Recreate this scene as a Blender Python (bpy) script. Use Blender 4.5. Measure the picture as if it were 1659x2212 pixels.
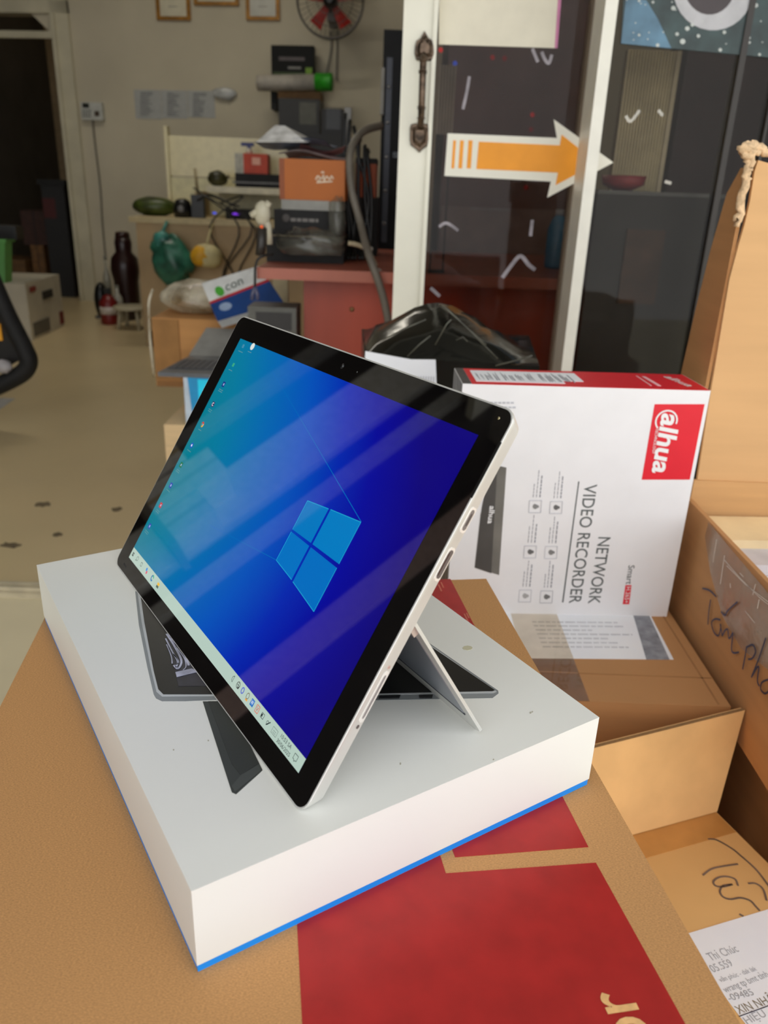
import bpy, math, random
from mathutils import Vector, Matrix
random.seed(7)
for o in list(bpy.data.objects): bpy.data.objects.remove(o)
sc = bpy.context.scene
V = Vector
# ------------------------------------------------------------------ camera
CAMH = 0.92
FPX, PITCH, ROLL = 1699.4, 0.3877, 0.0378
fw = V((0, math.cos(PITCH), -math.sin(PITCH)))
r0 = V((1, 0, 0)); u0 = r0.cross(fw)
RT = math.cos(ROLL)*r0 + math.sin(ROLL)*u0
UP = -math.sin(ROLL)*r0 + math.cos(ROLL)*u0
cd = bpy.data.cameras.new('camera'); cam = bpy.data.objects.new('camera', cd)
sc.collection.objects.link(cam); sc.camera = cam
cam.matrix_world = Matrix(((RT.x, UP.x, -fw.x, 0), (RT.y, UP.y, -fw.y, 0), (RT.z, UP.z, -fw.z, CAMH), (0, 0, 0, 1)))
cd.sensor_fit = 'HORIZONTAL'; cd.sensor_width = 36; cd.lens = 36*FPX/1659
cd.clip_start = 0.01; cd.clip_end = 100
cd.dof.use_dof = True; cd.dof.focus_distance = 0.455; cd.dof.aperture_fstop = cd.lens/2.3
# ------------------------------------------------------------------ world, lamps, exposure
sc.view_settings.view_transform = 'Standard'; sc.view_settings.look = 'None'
sc.view_settings.gamma = 1; sc.view_settings.use_curve_mapping = False
sc.view_settings.exposure = 0.0
w = bpy.data.worlds.new('world'); sc.world = w; w.use_nodes = True
bg = w.node_tree.nodes['Background']; bg.inputs[0].default_value = (0.975, 0.985, 1.0, 1); bg.inputs[1].default_value = 1.88

def ray(x, y): return (RT*((x-829.5)/FPX) - UP*((y-1106)/FPX) + fw)
C0 = V((0, 0, CAMH))
def onz(x, y, z): d = ray(x, y); return C0 + d*((z-CAMH)/d.z)
def ony(x, y, Y, s=0.0): d = ray(x, y); return C0 + d*(Y/(d.y-s*d.x))
def onx(x, y, X): d = ray(x, y); return C0 + d*(X/d.x)
def onp(x, y, O, N): d = ray(x, y); return C0 + d*((O-C0).dot(N)/d.dot(N))

# ------------------------------------------------------------------ materials
def lin(c): 
    c = c/255.0
    return c/12.92 if c <= .04045 else ((c+.055)/1.055)**2.4
def L(rgb): return (lin(rgb[0]), lin(rgb[1]), lin(rgb[2]), 1)
MC = {}
def M(rgb, rough=.6, metal=0, var=.06, scale=25, bump=0, spec=.5, kind=None, emit=0, coat=0, bscale=None):
    key = (tuple(rgb), rough, metal, var, scale, bump, spec, kind, emit, coat, bscale)
    if key in MC: return MC[key]
    m = bpy.data.materials.new('mat_%d' % len(MC)); m.use_nodes = True
    nt = m.node_tree; N = nt.nodes; K = nt.links; b = N['Principled BSDF']
    b.inputs['Roughness'].default_value = rough; b.inputs['Metallic'].default_value = metal
    b.inputs['Specular IOR Level'].default_value = spec
    if coat: b.inputs['Coat Weight'].default_value = coat; b.inputs['Coat Roughness'].default_value = .03
    tc = N.new('ShaderNodeTexCoord')
    ns = N.new('ShaderNodeTexNoise'); ns.inputs['Scale'].default_value = scale; ns.inputs['Detail'].default_value = 5
    K.new(tc.outputs['Object'], ns.inputs['Vector'])
    mp = ns
    if kind == 'kraft':
        mpn = N.new('ShaderNodeMapping'); mpn.inputs['Scale'].default_value = (1, 2.2, 1)
        K.new(tc.outputs['Object'], mpn.inputs['Vector']); K.new(mpn.outputs[0], ns.inputs['Vector'])
    if kind == 'card':
        mpn = N.new('ShaderNodeMapping'); mpn.inputs['Scale'].default_value = (.25, .25, 3)
        K.new(tc.outputs['Object'], mpn.inputs['Vector']); K.new(mpn.outputs[0], ns.inputs['Vector'])
    if kind == 'wood':
        mpn = N.new('ShaderNodeMapping'); mpn.inputs['Scale'].default_value = (1, 1, .12)
        K.new(tc.outputs['Object'], mpn.inputs['Vector']); K.new(mpn.outputs[0], ns.inputs['Vector'])
    rp = N.new('ShaderNodeValToRGB')
    lo = tuple(max(0, c*(1-2.2*var)) for c in L(rgb)[:3]) + (1,); hi = tuple(min(1, c*(1+2.2*var)) for c in L(rgb)[:3]) + (1,)
    rp.color_ramp.elements[0].position = .3; rp.color_ramp.elements[1].position = .7
    rp.color_ramp.elements[0].color = lo; rp.color_ramp.elements[1].color = hi
    K.new(ns.outputs['Fac'], rp.inputs['Fac']); K.new(rp.outputs['Color'], b.inputs['Base Color'])
    if emit:
        b.inputs['Emission Color'].default_value = L(rgb); b.inputs['Emission Strength'].default_value = emit
    if bump:
        n2 = N.new('ShaderNodeTexNoise'); n2.inputs['Scale'].default_value = bscale or scale*3; n2.inputs['Detail'].default_value = 4
        K.new(tc.outputs['Object'], n2.inputs['Vector'])
        bp = N.new('ShaderNodeBump'); bp.inputs['Strength'].default_value = bump; bp.inputs['Distance'].default_value = .002
        K.new(n2.outputs['Fac'], bp.inputs['Height']); K.new(bp.outputs[0], b.inputs['Normal'])
    MC[key] = m; return m
def film(name, tint, gl=.04, rough=.02, haze=0, hazecol=(200, 200, 200), bump=0):
    m = bpy.data.materials.new(name); m.use_nodes = True; nt = m.node_tree; N = nt.nodes; K = nt.links
    for n in list(N): N.remove(n)
    out = N.new('ShaderNodeOutputMaterial'); tr = N.new('ShaderNodeBsdfTransparent'); tr.inputs[0].default_value = L(tint)
    g = N.new('ShaderNodeBsdfGlossy'); g.inputs['Roughness'].default_value = rough
    lw = N.new('ShaderNodeLayerWeight'); pw = N.new('ShaderNodeMath'); pw.operation = 'POWER'; K.new(lw.outputs['Facing'], pw.inputs[0]); pw.inputs[1].default_value = 4
    fr = N.new('ShaderNodeMath'); fr.operation = 'MULTIPLY_ADD'; K.new(pw.outputs[0], fr.inputs[0]); fr.inputs[1].default_value = .6; fr.inputs[2].default_value = gl
    mx = N.new('ShaderNodeMixShader'); K.new(fr.outputs[0], mx.inputs[0]); K.new(tr.outputs[0], mx.inputs[1]); K.new(g.outputs[0], mx.inputs[2])
    last = mx
    if haze:
        d = N.new('ShaderNodeBsdfDiffuse'); d.inputs[0].default_value = L(hazecol)
        m2 = N.new('ShaderNodeMixShader'); K.new(last.outputs[0], m2.inputs[1]); K.new(d.outputs[0], m2.inputs[2])
        tc = N.new('ShaderNodeTexCoord'); ns = N.new('ShaderNodeTexNoise'); ns.inputs['Scale'].default_value = 14; ns.inputs['Detail'].default_value = 6
        K.new(tc.outputs['Object'], ns.inputs['Vector'])
        mt = N.new('ShaderNodeMapRange'); mt.inputs[1].default_value = .35; mt.inputs[2].default_value = .75; mt.inputs[3].default_value = 0; mt.inputs[4].default_value = haze
        K.new(ns.outputs['Fac'], mt.inputs[0]); K.new(mt.outputs[0], m2.inputs[0]); last = m2
        if bump:
            bp = N.new('ShaderNodeBump'); bp.inputs['Strength'].default_value = bump; bp.inputs['Distance'].default_value = .01
            K.new(ns.outputs['Fac'], bp.inputs['Height']); K.new(bp.outputs[0], g.inputs['Normal'])
    K.new(last.outputs[0], out.inputs[0]); return m

# ------------------------------------------------------------------ mesh builder
class MB:
    def __init__(s): s.v = []; s.f = []; s.sm = []
    def add(s, vs, fs, smooth=False):
        b = len(s.v); s.v += [V(p) for p in vs]; s.f += [tuple(i+b for i in f) for f in fs]; s.sm += [smooth]*len(fs); return s
    def frust(s, a, b):   # two loops of equal length -> closed solid
        n = len(a); fs = [tuple(range(n))[::-1], tuple(range(n, 2*n))]
        for i in range(n): j = (i+1) % n; fs.append((i, j, n+j, n+i))
        return s.add(list(a)+list(b), fs)
    def prism(s, poly, vec):
        vec = V(vec); return s.frust([V(p) for p in poly], [V(p)+vec for p in poly])
    def box(s, x0, x1, y0, y1, z0, z1, yaw=0, piv=None):
        P = [(x0, y0), (x1, y0), (x1, y1), (x0, y1)]
        if yaw:
            c, t = math.cos(yaw), math.sin(yaw); px, py = piv or ((x0+x1)/2, (y0+y1)/2)
            P = [(px+c*(x-px)-t*(y-py), py+t*(x-px)+c*(y-py)) for x, y in P]
        return s.prism([(x, y, z0) for x, y in P], (0, 0, z1-z0))
    def obox(s, O, ax, ay, az):   # oriented box from corner
        O, ax, ay, az = V(O), V(ax), V(ay), V(az); return s.prism([O, O+ax, O+ax+ay, O+ay], az)
    def tube(s, pts, r, n=8, smooth=True, r1=None):
        pts = [V(p) for p in pts]; m = len(pts); vs = []
        prev = None
        for i, p in enumerate(pts):
            t = (pts[min(i+1, m-1)]-pts[max(i-1, 0)]).normalized()
            a = t.cross(V((0, 0, 1)) if abs(t.z) < .95 else V((1, 0, 0))).normalized() if prev is None else (prev - t*prev.dot(t)).normalized()
            prev = a; b = t.cross(a); rr = r if r1 is None else r+(r1-r)*i/(m-1)
            for k in range(n): q = 2*math.pi*k/n; vs.append(p+(a*math.cos(q)+b*math.sin(q))*rr)
        fs = [tuple(range(n))[::-1], tuple(range((m-1)*n, m*n))]
        for i in range(m-1):
            for k in range(n): j = (k+1) % n; fs.append((i*n+k, i*n+j, (i+1)*n+j, (i+1)*n+k))
        return s.add(vs, fs, smooth)
    def lathe(s, c, prof, n=16, ax=None, smooth=True):  # prof: (radius, height) from base c along ax
        c = V(c); ax = V(ax or (0, 0, 1)).normalized()
        a = ax.cross(V((1, 0, 0)) if abs(ax.x) < .9 else V((0, 1, 0))).normalized(); b = ax.cross(a); vs = []
        for r, h in prof:
            for k in range(n): q = 2*math.pi*k/n; vs.append(c+ax*h+(a*math.cos(q)+b*math.sin(q))*max(r, 1e-4))
        m = len(prof); fs = [tuple(range(n))[::-1], tuple(range((m-1)*n, m*n))]
        for i in range(m-1):
            for k in range(n): j = (k+1) % n; fs.append((i*n+k, i*n+j, (i+1)*n+j, (i+1)*n+k))
        return s.add(vs, fs, smooth)
    def blob(s, c, rx, ry, rz, amp=.12, seed=1, nu=20, nv=12, flat=None):
        rnd = random.Random(seed); ph = [(rnd.uniform(1, 4), rnd.uniform(1, 4), rnd.uniform(0, 6), rnd.uniform(0, 6)) for _ in range(5)]
        c = V(c); vs = []
        for j in range(nv+1):
            th = math.pi*j/nv
            for i in range(nu):
                a = 2*math.pi*i/nu
                x, y, z = math.sin(th)*math.cos(a), math.sin(th)*math.sin(a), math.cos(th)
                k = 1+amp*sum(math.sin(p*x*2+q*z*2+e)*math.cos(q*y*2+g) for p, q, e, g in ph)/2.2
                P = V((x*rx*k, y*ry*k, z*rz*k))
                if flat is not None and P.z < -flat: P.z = -flat
                vs.append(c+P)
        fs = []
        for j in range(nv):
            for i in range(nu): k = (i+1) % nu; fs.append((j*nu+i, (j+1)*nu+i, (j+1)*nu+k, j*nu+k))
        return s.add(vs, fs, True)
    def ribbon(s, pts, N, wd, th=.0003):   # flat pen stroke on a surface with normal N
        pts = [V(p) for p in pts]; N = V(N).normalized(); Lf = []; Rt = []
        for i, p in enumerate(pts):
            t = (pts[min(i+1, len(pts)-1)]-pts[max(i-1, 0)]).normalized(); q = N.cross(t)*wd/2
            Lf.append(p+q); Rt.append(p-q)
        vs = []; n = len(pts)
        for i in range(n): vs += [Lf[i]-N*th, Rt[i]-N*th, Rt[i]+N*th, Lf[i]+N*th]
        fs = [(0, 1, 2, 3), tuple(4*(n-1)+k for k in (3, 2, 1, 0))]
        for i in range(n-1):
            for k in range(4): j = (k+1) % 4; fs.append((4*i+k, 4*(i+1)+k, 4*(i+1)+j, 4*i+j))
        return s.add(vs, fs)
def smoothpts(P, k=5):
    P = [V(p) for p in P]; out = []
    for i in range(len(P)-1):
        a, b, c, d = P[max(i-1, 0)], P[i], P[i+1], P[min(i+2, len(P)-1)]
        for j in range(k):
            t = j/k; out.append(.5*((2*b)+(c-a)*t+(2*a-5*b+4*c-d)*t*t+(3*b-a-3*c+d)*t**3))
    return out+[P[-1]]

OFF = {}
def link(o): sc.collection.objects.link(o); return o
def tag(o, label=None, cat=None, group=None, kind=None):
    for k, v in (('label', label), ('category', cat), ('group', group), ('kind', kind)):
        if v: o[k] = v
    return o
def root(name, loc, label, cat, group=None, kind=None):
    o = link(bpy.data.objects.new(name, None)); o.location = loc; o.empty_display_size = .05; OFF[o.name] = V(loc)
    return tag(o, label, cat, group, kind)
def part(name, mb, mat, parent, label=None, kind=None):
    off = OFF[parent.name]; me = bpy.data.meshes.new(name); me.from_pydata([tuple(p-off) for p in mb.v], [], mb.f)
    for p, s in zip(me.polygons, mb.sm): p.use_smooth = s
    me.materials.append(mat); me.update()
    import bmesh
    bm = bmesh.new(); bm.from_mesh(me); bmesh.ops.recalc_face_normals(bm, faces=bm.faces); bm.to_mesh(me); bm.free()
    o = link(bpy.data.objects.new(name, me)); o.parent = parent; OFF[o.name] = off
    if label: o['label'] = label
    if kind: o['kind'] = kind
    return o
def thing(name, mb, mat, label, cat, group=None, kind=None):
    xs = [p.x for p in mb.v]; ys = [p.y for p in mb.v]; zs = [p.z for p in mb.v]
    loc = V(((min(xs)+max(xs))/2, (min(ys)+max(ys))/2, min(zs)))
    dummy = bpy.data.objects.new('dummy_origin', None); OFF[dummy.name] = loc
    me_o = part(name, mb, mat, dummy); me_o.parent = None; me_o.location = loc; OFF[me_o.name] = loc
    bpy.data.objects.remove(dummy)
    return tag(me_o, label, cat, group, kind)
def text(name, s, P0, P1, N, h, mat, parent, label=None, lift=.0002, shear=0, bold=0, spacing=1):
    cu = bpy.data.curves.new('t', 'FONT'); cu.body = s; cu.size = 1; cu.extrude = 0; cu.shear = shear; cu.offset = bold; cu.space_character = spacing
    cu.resolution_u = 4
    ob = bpy.data.objects.new('t', cu); me = bpy.data.meshes.new_from_object(ob)
    xs = [v.co.x for v in me.vertices]; ys = [v.co.y for v in me.vertices]
    if not xs: return None
    x0, x1, yt = min(xs), max(xs), max(ys)
    P0, P1, N = V(P0), V(P1), V(N).normalized(); d = P1-P0; ln = d.length; d = d/ln; up = N.cross(d)
    sx = ln/(x1-x0); sy = h/max(yt, .2); off = OFF[parent.name]
    for v in me.vertices: c = v.co.copy(); v.co = P0+d*((c.x-x0)*sx)+up*(c.y*sy)+N*lift-off
    me.materials.clear(); me.materials.append(mat)
    for p in me.polygons: p.material_index = 0
    bpy.data.objects.remove(ob); bpy.data.curves.remove(cu)
    o = link(bpy.data.objects.new(name, me)); o.parent = parent; OFF[o.name] = off
    if label: o['label'] = label
    return o
def struct(name, mb, mat, label=None, cat='wall'):
    o = thing(name, mb, mat, label or name.replace('_', ' '), cat, kind='structure'); return o
def decal(mb, pts, N, t=.0002):
    N = V(N).normalized(); return mb.prism([V(p)-N*t*.5 for p in pts], N*t*1.5)
def lines(mb, O, ax, ay, N, rows, t=.00025):   # rows of print: (u0,u1,v,h)
    for u0, u1, v, h in rows:
        decal(mb, [O+ax*u0+ay*v, O+ax*u1+ay*v, O+ax*u1+ay*(v+h), O+ax*u0+ay*(v+h)], N, t)
    return mb
def words(mb, O, ax, ay, N, W, nrow, h, gap, seed, t=.00025, wmin=.02, ragged=.4, fill=1.0):
    rnd = random.Random(seed)
    for r in range(nrow):
        x = 0; end = W*(1-rnd.random()*ragged)
        while x < end:
            l = rnd.uniform(wmin, wmin*3.2); l = min(l, end-x)
            if l > wmin*.4: lines(mb, O, ax, ay, N, [(x, x+l*fill, -r*gap, h)], t)
            x += l+wmin*.45
    return mb

CARD = M((205, 160, 108), .85, var=.03, scale=30, bump=.12, kind='card')
CARD2 = M((190, 140, 90), .85, var=.035, scale=22, bump=.12, kind='card')
CARD3 = M((226, 180, 116), .85, var=.05, scale=18, bump=.1, kind='card')
CARDEDGE = M((150, 118, 82), .95, var=.3, scale=300)
KRAFT = M((188, 140, 88), .85, var=.10, scale=900, bump=.05, kind='kraft')
KRAFT_PALE = M((226, 178, 118), .85, var=.05, scale=300)
REDP = M((166, 36, 34), .42, var=.05, scale=60, spec=.4)
WHITE = M((238, 238, 236), .35, var=.01, scale=4)
PAPER = M((244, 247, 255), .6, var=.02, scale=12)
BLACK = M((14, 14, 15), .35, var=.2)
BLACKM = M((17, 17, 18), .7, var=.2)
GREYM = M((110, 110, 112), .5, var=.08)
CREAM = M((222, 212, 176), .5, var=.03, scale=6)
ALU = M((236, 234, 218), .35, var=.02, scale=9, bump=.04)
INK = M((52, 52, 70), .5, var=.2)
GREYINK = M((150, 152, 160), .7); DARKINK = M((92, 98, 98), .7)
LIGHTINK = M((196, 198, 204), .7)
WT = M((242, 242, 242), .5, var=.01)
Z = V((0, 0, 1)); NY = V((0, -1, 0)); NX = V((-1, 0, 0))

# ================================================================== THE SETTING
YD = 1.69
def wy(x): return 6.30-.12*x     # back wall, slightly askew
FLOORM = M((214, 194, 152), .3, var=.045, scale=1.3, bump=.03, bscale=6)
mb = MB().box(-3.6, 2.2, YD, 9.2, -.1, 0); fl = struct('floor', mb, FLOORM, 'polished beige tile floor inside the shop', 'floor')
mb = MB().box(-5.5, 4.5, -3.2, YD-.06, -.1, 0); struct('floor', mb, M((225, 214, 180), .6, var=.04, scale=3), 'pale concrete apron outside the threshold', 'floor')
mb = MB().box(-3.6, 2.2, YD-.06, YD, -.1, .012)
mb.box(-3.6, 2.2, YD-.045, YD-.038, .012, .02).box(-3.6, 2.2, YD-.022, YD-.015, .012, .02)
struct('trim_1', mb, M((206, 196, 170), .35, metal=.3), 'pale metal sliding door track across the floor', 'trim')
# floor stains (parts of the floor)
st = MB(); rnd = random.Random(3)
for px, py, a, b in ((94, 1090, .026, .012), (252, 1100, .016, .009), (20, 1178, .03, .01), (125, 1155, .015, .008)):
    c = onz(px, py, 0); n = 14
    decal(st, [c+V((math.cos(i*6.283/n)*a*rnd.uniform(.6, 1.2), math.sin(i*6.283/n)*b*2*rnd.uniform(.6, 1.2), .0004)) for i in range(n)], Z, .0003)
part('stain', st, M((112, 98, 74), .7, var=.2, scale=60), fl)
CEILM = M((205, 200, 188), .8, var=.02)
struct('ceiling', MB().box(-3.6, 2.2, YD-.1, 9.2, 3.0, 3.1), CEILM, 'plain shop ceiling', 'ceiling')
struct('ceiling', MB().box(-4.6, 3.4, -.4, YD-.1, 2.7, 2.78), M((150, 148, 142), .8), 'canopy over the shop front', 'canopy')
WALLM = M((194, 186, 164), .8, var=.03, scale=2.5)
struct('wall_left', MB().box(-3.7, -3.6, -3.2, 9.2, 0, 3.0), M((70, 66, 60), .7, var=.1, scale=3), 'dark left side wall, run on outside to block light', 'wall')  # outdoor stretch added to keep light off the left sides of the boxes
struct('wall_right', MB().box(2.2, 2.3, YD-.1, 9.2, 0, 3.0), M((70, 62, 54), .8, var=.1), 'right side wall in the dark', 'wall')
# back wall with doorway
SD = (0, 0); xo1 = -2.54
def wpt(x, z, dy=0): return V((x, wy(x)+dy, z))
mb = MB()
def wslab(xa, xb, za, zb): mb.prism([wpt(xa, za), wpt(xb, za), wpt(xb, zb), wpt(xa, zb)], (0, .12, 0))
wslab(xo1, 2.2, 0, 3.0); wslab(-3.6, xo1, 2.02, 3.0)
mb.prism([wpt(xo1-.16, 2.02), wpt(xo1, 1.88), wpt(xo1, 2.02)], (0, .12, 0))
bw = struct('wall_back', mb, WALLM, 'pale grey plaster back wall of the shop', 'wall')
tm = M((196, 190, 166), .55, var=.06, scale=5)
mb = MB().prism([wpt(xo1-.01, 0, -.03), wpt(xo1+.13, 0, -.03), wpt(xo1+.13, 2.1, -.03), wpt(xo1-.01, 2.1, -.03)], (0, .03, 0))
mb.prism([wpt(xo1-.0, 0, -.05), wpt(xo1+.03, 0, -.05), wpt(xo1+.03, 2.02, -.05), wpt(xo1, 2.02, -.05)], (0, .02, 0))
mb.prism([wpt(-3.59, 1.86, -.04), wpt(xo1, 1.86, -.04), wpt(xo1, 1.905, -.04), wpt(-3.59, 1.905, -.04)], (0, .05, 0))
mb.prism([wpt(-3.59, 2.02, -.03), wpt(xo1+.13, 2.02, -.03), wpt(xo1+.13, 2.12, -.03), wpt(-3.59, 2.12, -.03)], (0, .03, 0))
struct('trim_2', mb, tm, 'cream painted frame around the back doorway', 'trim')
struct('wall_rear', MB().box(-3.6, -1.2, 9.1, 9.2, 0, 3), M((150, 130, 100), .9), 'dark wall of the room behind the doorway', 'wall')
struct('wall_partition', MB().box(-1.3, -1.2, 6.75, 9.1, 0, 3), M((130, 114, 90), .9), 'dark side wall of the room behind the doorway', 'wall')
# unseen tube lamp on the ceiling, added to brighten the back wall
def added_tube_lamp(x, y, ln, e, lab):
    r = root('added_tube_lamp', (x, y, 2.9), lab, 'lamp')
    part('housing', MB().box(x-ln/2, x+ln/2, y-.05, y+.05, 2.94, 3.0), WHITE, r)
    part('tube', MB().tube([(x-ln/2+.03, y, 2.915), (x+ln/2-.03, y, 2.915)], .016, 8), M((255, 246, 224), .5, emit=e, var=0), r)
    ld = bpy.data.lights.new('added_tube_light', 'AREA'); ld.shape = 'RECTANGLE'; ld.size = ln; ld.size_y = .08; ld.energy = e*3.0; ld.color = (1, .93, .80)
    lo = link(bpy.data.objects.new('added_tube_light', ld)); lo.parent = r; lo.location = (0, 0, -.02)
added_tube_lamp(-1.4, 4.6, 1.2, 4.6, 'unseen ceiling tube lamp added to light the back of the shop')
rb_ = root('added_bulb', (-2.6, 7.9, 2.8), 'unseen dim bulb added to brighten the back room', 'lamp')  # bulb and its point light are added to lift the dark back room
part('bulb', MB().blob((-2.6, 7.9, 2.8), .03, .03, .04, 0, 1, 10, 8), M((255, 220, 170), .5, emit=1.5, var=0), rb_); part('cord', MB().tube([(-2.6, 7.9, 2.84), (-2.6, 7.9, 3.0)], .004, 5), BLACK, rb_)
ld_ = bpy.data.lights.new('added_bulb_light', 'POINT'); ld_.energy = 3.5; ld_.color = (1, .85, .62); ld_.shadow_soft_size = .06
lo_ = link(bpy.data.objects.new('added_bulb_light', ld_)); lo_.parent = rb_; lo_.location = (0, 0, -.06)
# left wall fittings seen mirrored in the tablet glass
struct('trim_3', MB().box(-3.6, -3.5, 2.06, 2.34, 0, 2.9), M((250, 248, 240), .6), 'white pilaster on the left wall', 'pilaster')
struct('trim_4', MB().box(-3.6, -3.5, 1.86, 1.93, 0, 2.9), M((200, 200, 195), .6), 'narrow white post on the left wall', 'post')
struct('trim_7', MB().box(-3.6, -3.5, 2.62, 2.70, 0, 2.9), M((150, 150, 148), .6), 'grey post on the left wall', 'post')
for k_, (ya_, yb_, zh_) in enumerate(((2.03, 2.17, .24), (2.18, 2.34, .42), (2.36, 2.50, .30))):
    r_ = root('white_carton', (-3.35, (ya_+yb_)/2, .92), ('low', 'tallest', 'middle sized')[k_]+' white carton on the left wall ledge, outside the picture', 'carton')
    part('carton_body', MB().box(-3.5, -3.2, ya_, yb_, .9205, .9205+zh_), M((235, 233, 228), .6), r_); part('tape', MB().box(-3.2, -3.199, (ya_+yb_)/2-.012, (ya_+yb_)/2+.012, .9205, .9205+zh_), M((200, 180, 140), .4), r_)
struct('trim_8', MB().box(-3.5, -3.15, 1.98, 2.56, .88, .92), M((120, 116, 106), .6), 'ledge on the left wall', 'ledge')
struct('trim_5', MB().box(-3.6, -3.52, 1.22, 1.36, .3, 2.9), M((206, 178, 170), .6), 'pinkish door post on the left wall', 'post')

# ================================================================== SLIDING DOOR AND WINDOW
YG = 1.765; YS = 1.735; YP = 1.64
a0 = ony(873, 0, YS).x; a1 = ony(948, 0, YS).x
dr = root('door_1', (a0, YG, .02), 'white framed glass sliding door with bronze pull handle', 'door', kind='structure')
GLASS = film('clear_glass', (228, 225, 220), gl=.012); DIRTY = film('dusty_glass', (208, 202, 198), gl=.014, haze=.012)
part('stile', MB().box(a0, a1, YS, YS+.045, .02, 2.15), ALU, dr)
gx = ony(945, 300, YS).x
part('stile_lip', MB().box(a1-.008, a1, YS-.006, YS, .02, 2.15), ALU, dr)
part('stile', MB().box(.362, .394, YG+.0065, YG+.03, .02, 2.15), ALU, dr)
part('rail', MB().box(a1, .362, YS+.01, YS+.045, .02, .12), ALU, dr)
part('rail', MB().box(a1, .362, YS+.01, YS+.045, 2.07, 2.15), ALU, dr)
part('glass_pane', MB().box(a1, .40, YG, YG+.005, .12, 2.07), DIRTY, dr)
# bronze handle
BRZ = M((98, 82, 68), .38, metal=.75, var=.35, scale=60, bump=.4, bscale=150)
yh = YS-.002
def hp(x, y): return ony(x, y, yh)
def orn(px, top, bot, up):
    m_ = MB(); w_ = 21
    if up: sil = [(0, top), (9, top+16), (w_-3, top+22), (w_, top+34), (w_+1, bot-14), (w_-3, bot), (8, bot+2)]
    else: sil = [(8, top-2), (w_-3, top), (w_, top+8), (w_, bot-28), (w_-2, bot-16), (8, bot-8), (0, bot)]
    cx = px
    P = [hp(cx+a, b) for a, b in sil]; Q = [hp(cx-a, b) for a, b in sil if a > 0][::-1]
    P = P+Q; c = sum(P, V())/len(P)
    m_.frust([p for p in P], [c+(p-c)*.9+NY*.006 for p in P]); m_.frust([c+(p-c)*.72+NY*.006 for p in P], [c+(p-c)*.45+NY*.012 for p in P])
    for k in range(9):
        a = k*6.283/9; q = c+V((math.cos(a)*.0095, -.006, math.sin(a)*.015)); m_.blob(q, .0035, .004, .005, 0, 1, 8, 6)
    for s_ in (-1, 1): m_.blob(hp(cx+s_*15, (bot-10) if up else top+12)+NY*.005, .003, .003, .003, 0, 1, 8, 6)
    return m_
h1 = orn(917, 66, 130, True); h2 = orn(906, 268, 330, False)
hd = part('pull_handle', MB().tube([hp(915, 118)+NY*.004, hp(914, 128)+NY*.022, hp(913, 140)+NY*.03, hp(909, 255)+NY*.03, hp(908, 266)+NY*.022, hp(908, 280)+NY*.004], .0065, 10), BRZ, dr, 'bronze pull handle')
part('handle_plate', h1, BRZ, hd); part('handle_plate', h2, BRZ, hd)
rg = MB()
for yy in (136, 158, 162, 234, 238, 258): c = hp(913-(yy-136)*.035, yy)+NY*.03; rg.lathe(c-Z*.0015, [(.0068, 0), (.0085, .001), (.0085, .002), (.0068, .003)], 12)
part('handle_ring', rg, BRZ, hd)
# post and fixed pane
p0 = ony(1309, 0, YP).x; p1 = ony(1334, 0, YP).x
wn = root('window_1', (p1, YG, .02), 'fixed shop window with white post', 'window', kind='structure')
part('post', MB().box(p0, p1+.002, YP, YP+.09, .02, 2.7), M((240, 238, 226), .3, var=.02), wn)
part('glass_pane', MB().box(.396, 1.5, YG+.007, YG+.012, .12, 2.4), GLASS, wn)
part('dark_mullion', MB().box(.66, .672, YG-.0, YG+.03, .02, 2.5).box(.735, .74, YG-.0, YG+.03, .02, 2.5), M((44, 38, 32), .4), wn)
part('rail', MB().box(p1+.003, 1.5, YG-.06, YG-.03, .02, .12), ALU, wn)
struct('wall_front', MB().box(1.5, 2.3, YD, YD+.1, 0, 3.0), WALLM, 'front wall right of the window', 'wall')
struct('trim_6', MB().box(-3.6, 1.5, YS+.0, YS+.05, 2.701, 3.0), ALU, 'header above the sliding door', 'trim')
# white notice on the door glass
yn = YG-.0012
nt = thing('paper_notice', MB().prism([ony(948, 96, yn), ony(1200, 104, yn), ony(1213, -60, yn), ony(949, -60, yn)], (0, .001, 0)), M((226, 220, 200), .5, var=.02), 'blank cream paper notice taped high on the sliding door glass', 'notice')
mgt = MB(); decal(mgt, [ony(1198, 104, yn), ony(1204, 104, yn), ony(1217, -60, yn), ony(1209, -60, yn)], NY, .0004)
part('coloured_edge', mgt, M((196, 120, 160), .5), nt, 'magenta edge strip')
# arrow sticker
ya = YG-.001
def ap(x, y): return ony(x, y, ya)
ar = root('arrow_sticker', ap(965, 380), 'orange and white arrow sticker pointing right on the door glass', 'sticker')
mw = MB()
decal(mw, [ap(967, 288), ap(1203, 298), ap(1196, 258), ap(1325, 351), ap(1182, 427), ap(1190, 392), ap(960, 380)], NY, .0005)
part('border', mw, M((238, 236, 222), .5, var=.01), ar)
mo = MB(); OR = M((246, 160, 30), .5, var=.02)
for xa, xb in ((977, 983), (992, 1000), (1010, 1019)): decal(mo, [ap(xa+2, 303), ap(xb+2, 303.5), ap(xb-2, 364), ap(xa-2, 363.5)], NY, .0014)
decal(mo, [ap(1034, 306), ap(1209, 314), ap(1213, 291), ap(1290, 352), ap(1200, 400), ap(1205, 373), ap(1029, 365)], NY, .0014)
part('arrow', mo, OR, ar)
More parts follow.
